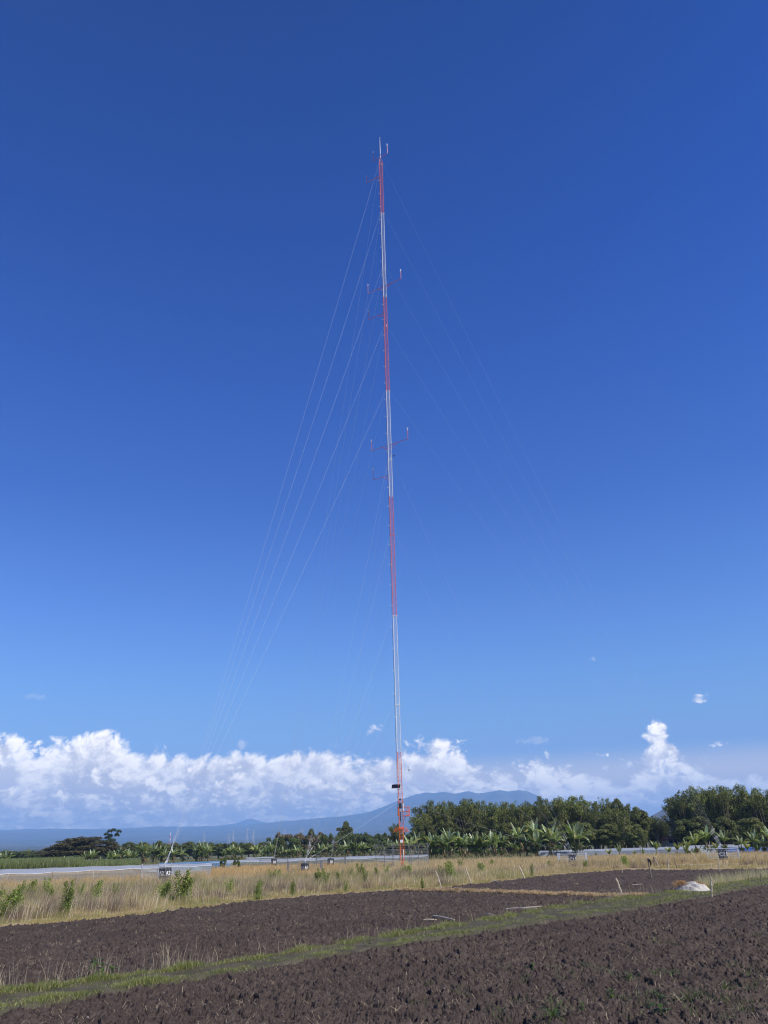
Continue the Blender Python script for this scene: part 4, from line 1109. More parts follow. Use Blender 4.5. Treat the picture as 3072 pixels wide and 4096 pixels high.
SHRUBS = [(25, 3555, 3640, 80), (62, 3518, 3632, 46), (122, 3514, 3592, 48), (180, 3505, 3585, 34), (200, 3545, 3590, 40), (258, 3518, 3636, 50), (315, 3528, 3597, 26), (385, 3515, 3597, 44), (455, 3528, 3584, 28),
          (647, 3518, 3590, 60), (725, 3476, 3590, 74), (913, 3512, 3562, 34), (1026, 3514, 3582, 42), (1093, 3473, 3522, 58), (1170, 3520, 3562, 24), (1278, 3470, 3528, 34), (1305, 3478, 3532, 30), (1350, 3484, 3524, 22),
          (1401, 3468, 3502, 22), (1440, 3450, 3505, 34), (1462, 3470, 3520, 24), (1381, 3520, 3550, 16), (1510, 3464, 3503, 24), (1546, 3458, 3495, 26), (1626, 3455, 3500, 42), (1692, 3508, 3540, 14), (1765, 3458, 3502, 26),
          (1812, 3440, 3508, 60), (1845, 3434, 3466, 26), (1928, 3444, 3488, 32), (1974, 3436, 3460, 24), (2128, 3450, 3492, 18), (2200, 3440, 3464, 16), (2343, 3436, 3464, 20), (2502, 3418, 3456, 34), (5, 3600, 3650, 50)]
fx = {647: 'left one of the pair at the A2 cage', 725: 'tall one right against the A2 cage', 1626: 'at the foot of the mast', 258: 'tall narrow one left of the A2 cage', 2343: 'against the right side of the C1 cage'}
for i, (px, top, base, w) in enumerate(sorted(SHRUBS)):
    g = ground(px, base); g = ground(px, base + 0.40 * 3744 / g.y); z0 = zat(g.x, g.y); hgt = (at_y(px, top, g.y).z - z0); ww = w / 30.0 * 1.05 * (g.y / 96.0)
    me, st = SHM[(i * 3 + 1) % 5]
    o = empty('leafy_shrub', (g.x, g.y, z0), rnd.uniform(0, 6.28)); 
    o.scale = (max(ww / 0.85, 0.3), max(ww / 0.85, 0.3), hgt)
    where = fx.get(px, '%s from the left along the meadow' % ORD[i])
    size = 'tiny' if hgt < 0.8 else ('small' if hgt < 1.2 else 'tall')
    tag(o, '%s leafy green shrub in dry grass, %s' % (size, where), 'shrub', 'leafy shrubs in the dry meadow')
    link('leaves', me, o); link('stems', st, o)
# brown dried weeds, feathery
def brown_weeds():
    k = 330; az = RNG.uniform(R(-26), R(24), k); ge = bounds(az)[2]; e = RNG.uniform(2.5, 17, k); r = ge + e; x = r * np.sin(az); y = r * np.cos(az)
    s = fbm(x * 0.16, y * 0.16, 61, 4) + 0.25 * fbm(x * 0.55, y * 0.4, 62, 3) > 0.12
    x, y = x[s], y[s]; m = len(x) * 90; cx = np.repeat(x, 90); cy = np.repeat(y, 90)
    a = RNG.normal(0, 0.22, m); b = RNG.normal(0, 0.22, m)
    C = lerp(np.array((0.27, 0.20, 0.14)), np.array((0.40, 0.31, 0.21)), RNG.uniform(0, 1, m))
    tag(blades('brown_weeds', cx + a, cy + b, RNG.uniform(0.3, 0.75, m), np.full(m, 0.015), C, lean=0.5, seed=15), kind='stuff')
brown_weeds()

# ------------------------------------------------------------------ trees
def clump_crown(seed, kind):
    g = np.random.default_rng(seed); cl = []
    if kind == 'bamboo':      # tall, plumed heads arching over
        for k in range(34):
            a = g.uniform(0, 6.28); reach = g.uniform(0.12, 0.50); top_ = g.uniform(0.62, 1.0) * (1.05 - 0.5 * reach)
            for t in np.linspace(0.22, 1.0, 9):
                rr = reach * t ** 2.0; z = top_ * (1.12 * t - 0.14 * t ** 5) + g.normal(0, 0.012)
                q = (0.135 - 0.070 * t) * g.uniform(0.8, 1.35)
                cl.append((math.cos(a) * rr + g.normal(0, 0.012), math.sin(a) * rr + g.normal(0, 0.012), z, q, q * 0.9))
        n, size, asp, dr = 26000, 0.040, 0.34, 1.0
        cols = [(0.135, 0.16, 0.032), (0.17, 0.19, 0.038), (0.095, 0.12, 0.027), (0.22, 0.22, 0.05)]
    elif kind == 'broad':
        for k in range(46):
            v = g.normal(0, 1, 3); v /= np.linalg.norm(v); q = g.uniform(0.5, 1) 
            cl.append((v[0] * 0.40 * q, v[1] * 0.40 * q, 0.54 + v[2] * 0.36 * q, g.uniform(0.10, 0.17), g.uniform(0.08, 0.12)))
        n, size, asp, dr = 13000, 0.044, 0.55, 0.3
        cols = [(0.115, 0.14, 0.031), (0.155, 0.17, 0.038), (0.08, 0.105, 0.026), (0.20, 0.185, 0.052)]
    elif kind == 'umbrella':    # flat, wide spreading rain tree
        for k in range(150):
            a = g.uniform(0, 6.28); rr = g.uniform(0, 1) ** 0.5 * 0.5; z = 0.50 + 0.42 * (1 - (rr / 0.5) ** 2) - g.uniform(0, 0.50) * (0.4 + rr)
            cl.append((math.cos(a) * rr, math.sin(a) * rr, z, g.uniform(0.07, 0.12), g.uniform(0.06, 0.10)))
        n, size, asp, dr = 34000, 0.032, 0.6, 0.1
        cols = [(0.105, 0.092, 0.032), (0.125, 0.105, 0.038), (0.080, 0.085, 0.028), (0.15, 0.11, 0.045)]
    elif kind == 'open':        # small tree with see-through crown
        for k in range(15):
            a = g.uniform(0, 6.28); rr = g.uniform(0, 1) ** 0.6 * 0.42; z = 0.42 + 0.5 * g.uniform(0, 1) * (1 - 0.5 * rr)
            cl.append((math.cos(a) * rr, math.sin(a) * rr, z, 0.13, 0.06))
        n, size, asp, dr = 3000, 0.045, 0.5, 0.2
        cols = [(0.060, 0.092, 0.040), (0.080, 0.11, 0.050), (0.045, 0.075, 0.035)]
    else:                       # bush: brownish or olive low growth
        for k in range(22):
            a = g.uniform(0, 6.28); rr = g.uniform(0, 1) ** 0.6 * 0.42; cl.append((math.cos(a) * rr, math.sin(a) * rr, 0.12 + 0.70 * g.uniform(0, 1) * (1 - 0.4 * rr), g.uniform(0.11, 0.18), g.uniform(0.10, 0.15)))
        n, size, asp, dr = 7000, 0.058, 0.5, 0.2
        cols = [(0.21, 0.16, 0.10), (0.16, 0.15, 0.07), (0.26, 0.19, 0.12), (0.12, 0.13, 0.055)] if kind == 'brownbush' else [(0.12, 0.16, 0.045), (0.16, 0.19, 0.06), (0.09, 0.12, 0.04)]
    cl = np.array(cl)
    shade = g.uniform(0.75, 1.25, len(cl))
    def pos(r, n):
        w = cl[:, 3] ** 2; i = r.choice(len(cl), n, p=w / w.sum()); c = cl[i]
        v = r.normal(0, 1, (n, 3)); v /= np.linalg.norm(v, axis=1)[:, None]; v[:, 2] = np.where(v[:, 2] < -0.3, -v[:, 2], v[:, 2])
        q = r.uniform(0.35, 1.12, n) ** 0.7
        P = np.stack([c[:, 0] + v[:, 0] * c[:, 3] * q, c[:, 1] + v[:, 1] * c[:, 3] * q, c[:, 2] + v[:, 2] * c[:, 4] * q], 1)
        pos.i = i; return P, v
    V, F, C = leaf_cloud(n, pos, size, cols, seed, asp, 0.35, 1.2, dr)
    C = C * np.repeat(shade[pos.i], 4)[:, None]
    V = V * np.array((1, 1, 1 / np.percentile(V[:, 2], 99.7)))
    m = MB(); th = {'bamboo': 0.016, 'broad': 0.03, 'umbrella': 0.028, 'open': 0.018}.get(kind, 0.014)
    if kind == 'bamboo':
        for k in range(8, len(cl), 9):
            c = cl[k]; a = (c[0] * 0.3, c[1] * 0.3, 0); m.tube([a, (c[0] * 0.55, c[1] * 0.55, c[2] * 0.5), (c[0], c[1], c[2])], [th * 0.6, th * 0.5, th * 0.2], 5)
    else:
        z1 = {'umbrella': 0.34, 'open': 0.34, 'broad': 0.26}.get(kind, 0.08)
        m.tube([(0, 0, -0.02), (0.01, 0, z1 * 0.5), (0, 0.01, z1)], [th * 1.25, th, th * 0.9], 8)
        for k in range(0, len(cl), 3):
            c = cl[k]; m.tube([(0, 0.01, z1 * 0.95), (c[0] * 0.5, c[1] * 0.5, z1 + (c[2] - z1) * 0.55), (c[0], c[1], c[2])], [th * 0.6, th * 0.35, th * 0.12], 5)
    return quads_mesh('crown', V, F, M_LEAF, C), m.mesh('trunk', M_BARK, smooth=True)
TREE = {}
def tree_mesh(kind, v):
    if (kind, v) not in TREE: TREE[(kind, v)] = clump_crown(hash_s(kind) + v * 31, kind)
    return TREE[(kind, v)]
def hash_s(s): return sum(ord(c) * (i + 3) for i, c in enumerate(s)) % 997
def place_tree(px, top, w, d, kind, v, name, label, cat, group, base=0.0, squash=1.0):
    g = spot(px, d, base); hgt = at_y(px, top, g.y).z - base
    W = w / (FPX / (g.length if False else math.hypot(g.x, g.y)) * 1.088)
    cr, tk = tree_mesh(kind, v)
    o = empty(name, g, rnd.uniform(0, 6.28)); spread = {'bamboo': 0.98, 'broad': 1.0, 'umbrella': 1.1, 'open': 1.0}.get(kind, 1.0)
    o.scale = (W / spread, W / spread, hgt / 0.985)
    tag(o, label, cat, group); link('crown', cr, o); link('trunk', tk, o)
    return o
RT = [(1690, 3262, 110, 236), (1730, 3212, 125, 250), (1775, 3216, 110, 242), (1831, 3213, 125, 252), (1885, 3203, 130, 246), (1932, 3214, 120, 255), (1985, 3220, 120, 244), (2035, 3216, 125, 252), (2084, 3220, 120, 240),
      (2140, 3214, 120, 250), (2192, 3196, 120, 256), (2229, 3203, 125, 242), (2285, 3194, 130, 250), (2332, 3194, 130, 243), (2385, 3218, 120, 240), (2440, 3200, 70, 262), (2488, 3200, 66, 258), (2470, 3240, 130, 238),
      (2512, 3226, 110, 250), (2549, 3231, 110, 244), (2582, 3240, 80, 252), (2612, 3268, 70, 258), (2655, 3278, 90, 262), (2716, 3212, 84, 250), (2745, 3186, 110, 244), (2777, 3169, 135, 254), (2822, 3158, 140, 246), (2870, 3164, 130, 252),
      (2905, 3154, 145, 244), (2945, 3168, 130, 256), (2986, 3152, 150, 246), (3030, 3162, 140, 252), (3075, 3185, 140, 244), (3140, 3170, 160, 252), (3210, 3165, 150, 246), (3290, 3175, 150, 252), (3370, 3170, 150, 244), (3450, 3180, 150, 250)]
for i, (px, top, w, d) in enumerate(sorted(RT)):
    kind = 'broad' if i in (17, 19, 20) else 'bamboo'
    place_tree(px, top, w * 1.18, d, kind, i % 4, 'bamboo_clump' if kind == 'bamboo' else 'leafy_tree',
               'dense dark green %s, %s from the left in the tall tree belt' % ('feathery bamboo clump' if kind == 'bamboo' else 'broadleaved tree', ORD[i]), 'bamboo' if kind == 'bamboo' else 'tree', 'tall dark trees behind the banana plants')
for i, (px, top, w) in enumerate([(1700, 3300, 100), (1800, 3290, 120), (1900, 3290, 120), (2010, 3295, 120), (2120, 3290, 120), (2230, 3290, 120), (2340, 3290, 120), (2440, 3300, 110), (2540, 3300, 110), (2745, 3280, 110), (2810, 3270, 120), (2910, 3270, 120), (3010, 3275, 120)]):
    place_tree(px, top, w, 226, 'broad', i % 3, 'leafy_tree', 'low dark tree filling under the tall belt, %s from the left' % ORD[i], 'tree', 'low trees under the tall belt')
# left: spreading rain tree and its open neighbour
place_tree(325, 3352, 310, 330, 'umbrella', 0, 'spreading_tree', 'wide flat-crowned brownish green tree beyond the cane field', 'tree', None)
place_tree(438, 3317, 78, 330, 'open', 0, 'open_tree', 'taller tree with see-through crown at the right end of the spreading tree', 'tree', None)
place_tree(1383, 3290, 82, 300, 'broad', 1, 'round_tree', 'dense round-topped dark tree standing above the bushes left of the mast', 'tree', None)
place_tree(1585, 3300, 80, 250, 'bamboo', 1, 'leafy_tree', 'dark tree directly behind the mast foot', 'tree', None)
place_tree(1660, 3315, 90, 265, 'open', 0, 'open_tree', 'thin grey-green tree just right of the mast', 'tree', None)
k = 0
for px in range(1105, 1640, 22):
    i = k; k += 1
    br = px < 1330 and i % 3 != 0
    top = 3343 - 8 * math.sin(i * 1.7) + rnd.uniform(-6, 6)
    place_tree(px, top, rnd.uniform(56, 84), rnd.uniform(262, 290), 'brownbush' if br else 'bush', i % 2, 'bush', '%s bush behind the banana plants, %s from the left of the thicket' % ('brown flowering' if br else 'olive green', ORD[i]), 'bush', 'thicket left of the mast')
place_tree(1245, 3318, 50, 285, 'broad', 2, 'leafy_tree', 'small green tree rising from the brown bushes', 'tree', None)
k = 0
for px in list(range(-10, 320, 38)) + list(range(455, 1120, 30)):
    i = k; k += 1
    place_tree(px, (3404 if px < 320 else 3372) + rnd.uniform(-6, 7) - (px > 320) * (px - 455) * 0.004, rnd.uniform(60, 90), rnd.uniform(400, 520) if px < 320 else rnd.uniform(330, 420), 'broad' if i % 2 else 'bush', i % 2, 'leafy_tree',
               'low dark tree on the plain behind the bananas, %s from the left' % ORD[i], 'tree', 'low trees on the plain')
# two small dark bushes by the blue net
for i, (px, w) in enumerate(((893, 30), (949, 28))):
    place_tree(px, 3430, w, 130, 'bush', i, 'bush', 'round green bush %s the gap in the blue net' % ('left of' if i == 0 else 'right of'), 'bush', None)
place_tree(2568, 3322, 40, 205, 'broad', 1, 'young_tree', 'small round-headed young tree before the dark belt', 'tree', None)
place_tree(2943, 3312, 36, 190, 'broad', 2, 'young_tree', 'small dark round tree behind the banana plants at far right', 'tree', None)

# woods further out, one mass
def far_woods():
    n = 150000; az = RNG.uniform(R(-30), R(30), n); r = 1 / RNG.uniform(1 / 2600.0, 1 / 620.0, n); x, y = r * np.sin(az), r * np.cos(az)
    k = fbm(x * 0.004, y * 0.0022, 81, 4) > 0.02; x, y, r = x[k], y[k], r[k]; n = len(x)
    g = np.random.default_rng(4); cx = x + g.normal(0, 4, n); cy = y + g.normal(0, 4, n)
    ch = 3.5 + 4.5 * np.abs(fbm(x * 0.03, y * 0.03, 82, 2)); z = far_height(x, y) + g.uniform(0.1, 1, n) * ch
    s = r * 0.0022 * g.uniform(0.7, 1.4, n)
    d = g.normal(0, 1, (n, 3)); d[:, 2] += 0.6; d /= np.linalg.norm(d, axis=1)[:, None]; t = g.normal(0, 1, (n, 3)); t -= (t * d).sum(1)[:, None] * d; t /= np.linalg.norm(t, axis=1)[:, None]; b = np.cross(d, t)
    P = np.stack([cx, cy, z], 1); V = np.stack([P - t * s[:, None], P + b * s[:, None] * .7, P + t * s[:, None], P - b * s[:, None] * .7], 1).reshape(-1, 3)
    C = lerp(np.array((0.045, 0.07, 0.022)), np.array((0.10, 0.11, 0.045)), g.uniform(0, 1, n))
    tag(link('far_woods', quads_mesh('far_woods', V, np.arange(n * 4).reshape(-1, 4), M_LEAF, np.repeat(C, 4, 0))), kind='stuff')
far_woods()

# ------------------------------------------------------------------ banana plants
def banana_proto(seed, nl, stem_h, leaf_l, yellow=0.0, upright=0.5, dry=True):
    g = random.Random(seed); m = MB()
    m.tube([(0, 0, -0.1), (0.02, 0, stem_h * 0.5), (0.0, 0.03, stem_h)], [0.15, 0.12, 0.08], 8)
    if g.random() < 0.6 or dry:
        for k in range(g.randint(1, 2)):
            a = g.uniform(0, 6.28); h2 = stem_h * g.uniform(0.3, 0.6); m.tube([(math.cos(a) * 0.35, math.sin(a) * 0.35, -0.1), (math.cos(a) * 0.42, math.sin(a) * 0.42, h2)], [0.08, 0.05], 7)
    stem = m.mesh('pseudostem', M_STEM, smooth=True)
    V, F, C = [], [], []
    def leaf(az, elv, L, Wd, col, bend, x0=(0, 0), z0=stem_h, tatter=0.3):
        n = 12; d = Vector((math.cos(az), math.sin(az), 0)); sd = Vector((-math.sin(az), math.cos(az), 0)); e = elv; p = Vector((x0[0], x0[1], z0 - 0.05)); seg = L / n
        fold = g.uniform(0.25, 0.6); tw = g.uniform(-0.4, 0.4)
        pts = []
        for i in range(n + 1):
            t = i / n; tang = d * math.cos(e) + Vector((0, 0, math.sin(e)))
            nrm = sd.cross(tang); w = Wd * (0.06 if t < 0.12 else max(0.03, math.sin(min(1, (t - 0.10) / 0.9) ** 0.75 * math.pi) ** 0.55))
            s2 = (sd * math.cos(tw * t) + nrm * math.sin(tw * t))
            pts.append((p.copy(), s2, nrm, w, t)); p = p + tang * seg; e -= bend / n * (0.5 + 1.2 * t)
        for i in range(n):
            (p0, s0, n0, w0, t0), (p1, s1, n1, w1, t1) = pts[i], pts[i + 1]
            for sg in (-1, 1):
                cut = tatter if (t0 > 0.25 and g.random() < 0.75) else 0.0
                q0 = p0 + s0 * (sg * w0 / 2) - n0 * (w0 / 2 * fold) * -1; q1 = p1 + s1 * (sg * w1 / 2) - n1 * (w1 / 2 * fold) * -1
                dz = Vector((0, 0, -g.uniform(0, 0.28) * cut * 2 * w0)); gap = (p1 - p0) * (0.22 * cut * g.uniform(0.3, 1.6))
                q0 = q0 + gap + dz; q1 = q1 - gap * 0.5 + dz
                o = len(V); V.extend([p0, q0, q1, p1]); F.append((o, o + 1, o + 2, o + 3)); cc = tuple(c * g.uniform(0.85, 1.15) for c in col); C.extend([cc] * 4)
            o = len(V); ws = 0.022 * (1 - t0) + 0.006      # pale midrib
            V.extend([p0 - s0 * ws + n0 * 0.012, p0 + s0 * ws + n0 * 0.012, p1 + s1 * ws + n1 * 0.012, p1 - s1 * ws + n1 * 0.012]); F.append((o, o + 1, o + 2, o + 3)); C.extend([(0.26, 0.30, 0.10)] * 4)
    for k in range(nl):
        a = k * 2.4 + g.uniform(-0.4, 0.4); f = k / max(1, nl - 1)
        el = R(84 - 62 * f * (1.15 - upright) + g.uniform(-6, 6)); L = leaf_l * g.uniform(0.85, 1.1) * (0.85 if k == 0 else 1)
        base = (0.17, 0.22, 0.05) if g.random() < 0.55 else (0.28, 0.31, 0.08)
        if g.random() < yellow: base = (0.30, 0.30, 0.05)
        if k < 3 and g.random() < 0.6: base = (0.42, 0.48, 0.24)
        leaf(a, el, L, leaf_l * 0.26, base, R(25 + 70 * f + (g.random() < 0.25) * 60) * (1.15 - 0.5 * upright))
    if stem_h > 1.5:       # suckers at the foot, lower leaves filling the clump
        for q in range(g.randint(2, 3)):
            qa = g.uniform(0, 6.28); x0 = (math.cos(qa) * 0.55, math.sin(qa) * 0.55); zq = g.uniform(0.5, 1.3)
            for k in range(5): leaf(k * 2.4 + qa, R(g.uniform(35, 80)), leaf_l * g.uniform(0.4, 0.62), leaf_l * 0.15, (0.10, 0.16, 0.04) if g.random() < 0.7 else (0.22, 0.24, 0.06), R(55), x0=x0, z0=zq)
    leaves = quads_mesh('leaves', [tuple(v) for v in V], F, M_BANANA, np.array(C))
    V, F, C = [], [], []
    if dry:
        for k in range(g.randint(5, 8)): leaf(g.uniform(0, 6.28), R(-35 + g.uniform(-15, 25)), leaf_l * 0.6, 0.22, (0.20, 0.13, 0.07) if k else (0.34, 0.17, 0.05), R(70), z0=stem_h * g.uniform(0.7, 0.98), tatter=0.6)
        dl = quads_mesh('dry_leaves', [tuple(v) for v in V], F, M_BANANA, np.array(C))
    else: dl = None
    return stem, leaves, dl
BAN = [banana_proto(11, 11, 2.2, 2.9), banana_proto(12, 10, 2.5, 2.7, upright=0.4), banana_proto(13, 12, 1.9, 3.0, upright=0.7), banana_proto(14, 9, 2.4, 2.7, upright=0.35), banana_proto(15, 11, 2.1, 3.0, upright=0.85)]
BANY = [banana_proto(21, 9, 1.0, 1.9, yellow=0.6, upright=1.0, dry=False), banana_proto(22, 8, 1.3, 2.0, yellow=0.35, upright=0.9), banana_proto(23, 7, 0.6, 1.2, yellow=0.3, upright=1.0, dry=False)]
BH = [float(max(v.co.z for v in p[1].vertices)) for p in BAN]; BHY = [float(max(v.co.z for v in p[1].vertices)) for p in BANY]
bananas = []
def banana(px, d, top, small=None, v=None):
    bananas.append((px, d, top, small, v))
for px, top in ((1640, 3330), (1668, 3322), (1728, 3318), (1745, 3330), (1776, 3322), (1800, 3308), (1835, 3312), (1862, 3335), (1896, 3312), (1925, 3325), (1950, 3335), (1978, 3314), (2005, 3330), (2052, 3352), (2078, 3288), (2100, 3330), (2135, 3272), (2150, 3320), (2203, 3290), (2225, 3300), (2300, 3275), (2320, 3300)):
    banana(px, 165 + (px * 7 % 17) - (8 if px > 2040 else 0), top)
for px, top in ((2478, 3362), (2432, 3396), (2531, 3392), (2380, 3405)): banana(px, 138 + px % 9, top, True)
for px, top, sm in ((2622, 3350, True), (2668, 3388, True), (2700, 3360, True), (2745, 3340, False), (2775, 3325, False), (2820, 3305, False), (2862, 3370, True), (2893, 3315, False), (2962, 3338, False), (3015, 3312, False), (3052, 3330, False), (3085, 3300, False), (2735, 3372, True), (2560, 3400, True), (2985, 3360, True)):
    banana(px, 136 + px % 13, top, sm)
for px, top in ((10, 3398), (30, 3392), (-25, 3400), (188, 3430), (262, 3412), (365, 3384), (345, 3410), (402, 3415), (438, 3398), (470, 3405), (486, 3392), (515, 3395), (540, 3402), (572, 3368), (590, 3380), (612, 3366), (642, 3364), (655, 3385), (700, 3385), (735, 3378), (788, 3362), (808, 3364), (828, 3372), (890, 3392), (916, 3378), (940, 3370), (965, 3388), (1025, 3378), (1045, 3390)):
    banana(px, 222 + px % 15, top)
for px, top in ((1066, 3366), (1088, 3372), (1108, 3380), (1130, 3376), (1150, 3380), (1172, 3378), (1190, 3386), (1215, 3385), (1240, 3390), (1262, 3388), (1285, 3378), (1310, 3370), (1330, 3380), (1350, 3385), (1372, 3378), (1395, 3360), (1415, 3362), (1440, 3364), (1462, 3372), (1480, 3384), (1508, 3360), (1528, 3372), (1555, 3350), (1575, 3356), (1600, 3345)):
    banana(px, 232 + px % 21, top, False)
bananas.sort(key=lambda b: b[0])
zones = [(-999, 560, 'far left, beyond the white net'), (560, 1055, 'behind the A2 block guy wires'), (1055, 1625, 'behind the netting left of the mast'), (1625, 2350, 'in the tall row right of the mast'), (2350, 9999, 'by the pale sheeted beds at right')]
cnt = {}
for px, d, top, small, v in bananas:
    top += rnd.uniform(-9, 12); d += rnd.uniform(-6, 6); px += rnd.uniform(-5, 5)
    zi = [i for i, z_ in enumerate(zones) if z_[0] <= px < z_[1]][0]; cnt[zi] = cnt.get(zi, 0) + 1
    g = spot(px, d, -0.05); H = at_y(px, top, g.y).z + 0.05
    P = BANY if small else BAN; vi = int(px * 13 + d) % len(P); hh0 = (BHY if small else BH)[vi]; s = H / hh0
    o = empty('banana_plant', g, rnd.uniform(0, 6.28)); ss = min(max(s, 0.6), 1.25); o.scale = (ss, ss, s)
    st, lv, dl = P[vi]; link('pseudostem', st, o); link('leaves', lv, o)
    if dl: link('dry_leaves', dl, o)
    tag(o, '%s banana plant %s, %s from the left there' % ('small yellowish' if small else 'green', zones[zi][2], ORD[cnt[zi] - 1]), 'banana plant', 'banana plants')

# ------------------------------------------------------------------ stakes, poles on the ground
STAKES = [(2075, 3463, 2101, 3519, 0.05, 0, 'pale bamboo stake leaning left at the meadow edge below the C1 cage'), (2464, 3513, 2490, 3584, 0.045, 0, 'thick pale bamboo stake leaning left at the end of the straw path'),
          (2843, 3506, 2847, 3589, 0.035, 2, 'grey forked branch stake upright in the grass bank beside the white sack'), (2482, 3430, 2490, 3496, 0.022, 0, 'thin pale stake nearest the left side of the far field edge'),
          (2526, 3436, 2549, 3473, 0.032, 0, 'short pale stake leaning left, left one of two parallel ones'), (2562, 3430, 2589, 3473, 0.03, 0, 'short pale stake leaning left, right one of two parallel ones'),
          (2590, 3433, 2607, 3515, 0.05, 1, 'dark weathered stake with a rag on top in the far field'), (2613, 3427, 2618, 3473, 0.035, 1, 'dark upright stake behind the ragged one'),
          (2616, 3427, 2638, 3473, 0.03, 0, 'pale stake crossing close right of the dark upright one'), (2670, 3427, 2673, 3482, 0.045, 0, 'straight upright pale stake at the field edge'),
          (2696, 3433, 2709, 3476, 0.04, 1, 'dark stake leaning left, right of the straight pale one'), (2774, 3420, 2799, 3463, 0.035, 0, 'pale stake leaning left before the soil heap of C2'),
          (2872, 3436, 2880, 3488, 0.032, 0, 'pale stake on the field edge below the C2 cage'), (2891, 3436, 2892, 3465, 0.02, 1, 'thin dark twig stake under the C2 cage'),
          (2991, 3417, 2993, 3470, 0.022, 0, 'thin upright stake right of the C2 cage'), (2993, 3417, 3012, 3453, 0.035, 0, 'pale slanting stake leaning against the thin upright one'),
          (3022, 3427, 3033, 3463, 0.03, 1, 'dark slanting stake near the right edge'), (3054, 3417, 3058, 3453, 0.025, 0, 'last thin pale stake at the right edge'),
          (1742, 3483, 1767, 3554, 0.035, 0, 'pale stake leaning left at the start of the straw path'), (1863, 3475, 1888, 3541, 0.035, 0, 'pale stake leaning left, second from the mast side'),
          (3042, 3495, 3044, 3535, 0.02, 1, 'thin grey stick on the right edge of the far field')]
for (x0, y0, x1, y1, r_, dark, lab) in STAKES:
    b = ground(x1, y1); b.z = zat(b.x, b.y); t = at_y(x0, y0, b.y); m = MB(); v = t - b
    pts = [Vector((0, 0, -0.15))] + [v * (k / 4) + Vector((0.012 * math.sin(k * 2.3 + x0), 0.01, 0)) for k in range(1, 5)]
    r_ *= 1.12; m.tube(pts, [r_, r_, r_ * 0.95, r_ * 0.9, r_ * 0.8], 7)
    for k in (0.3, 0.6, 0.85): m.tube([v * k, v * (k + 0.012)], r_ * 1.18, 7)
    root = empty('bamboo_stake', b); m.build('pole', M_BAMBOOD if dark == 1 else M_BAMBOO, root)
    if dark == 2:
        m = MB(); m.tube([v * 0.55, v * 0.85 + Vector((0.22, 0, 0.05))], [r_ * 0.7, r_ * 0.4], 6); m.build('fork', M_BAMBOO, root)
    if 'rag' in lab:
        m = MB(); m.tube([v * 0.98, v * 0.93 + Vector((0.1, -0.03, -0.02)), v * 0.78 + Vector((0.16, 0, 0)), v * 0.62 + Vector((0.1, 0, 0))], [0.03, 0.08, 0.06, 0.02], 6); m.build('rag', M_DARK, root)
    tag(root, lab, 'stake', 'bamboo stakes along the fields')
LYING = [(1695, 3688, 1748, 3688, 0.035, 'short pale pole lying by the grass bank, left of two crossing'), (1732, 3675, 1818, 3693, 0.04, 'long pale split pole lying across the end of the short one'), (2024, 3646, 2146, 3649, 0.035, 'long pale pole lying in the soil, nearer of two parallel ones'),
         (2085, 3642, 2170, 3641, 0.03, 'pale pole lying in the soil, farther of two parallel ones'), (2512, 3543, 2569, 3542, 0.028, 'pale stick lying alone in the far field'), (2433, 3596, 2459, 3597, 0.025, 'tiny pale stick by the end of the straw path'),
         (1967, 3529, 2000, 3539, 0.03, 'slanting stick lying at the meadow edge'), (1943, 3662, 1978, 3672, 0.025, 'short stick lying on the grass bank before the parallel poles')]
for (x0, y0, x1, y1, r_, lab) in LYING:
    a, b = ground(x0, y0), ground(x1, y1); r_ *= 0.72; a.z = zat(a.x, a.y) + 0.06; b.z = zat(b.x, b.y) + 0.09; c = (a + b) / 2; m = MB()
    m.tube([a - c, (a - c) * 0.3 + Vector((0, 0, 0.02)), b - c], [r_, r_ * 1.05, r_ * 0.8], 7); m.tube([(a - c) * 0.5, (a - c) * 0.48], r_ * 1.2, 7)
    o = m.build('lying_pole', M_BAMBOO); o.location = c; tag(o, lab, 'pole', 'poles lying on the soil')

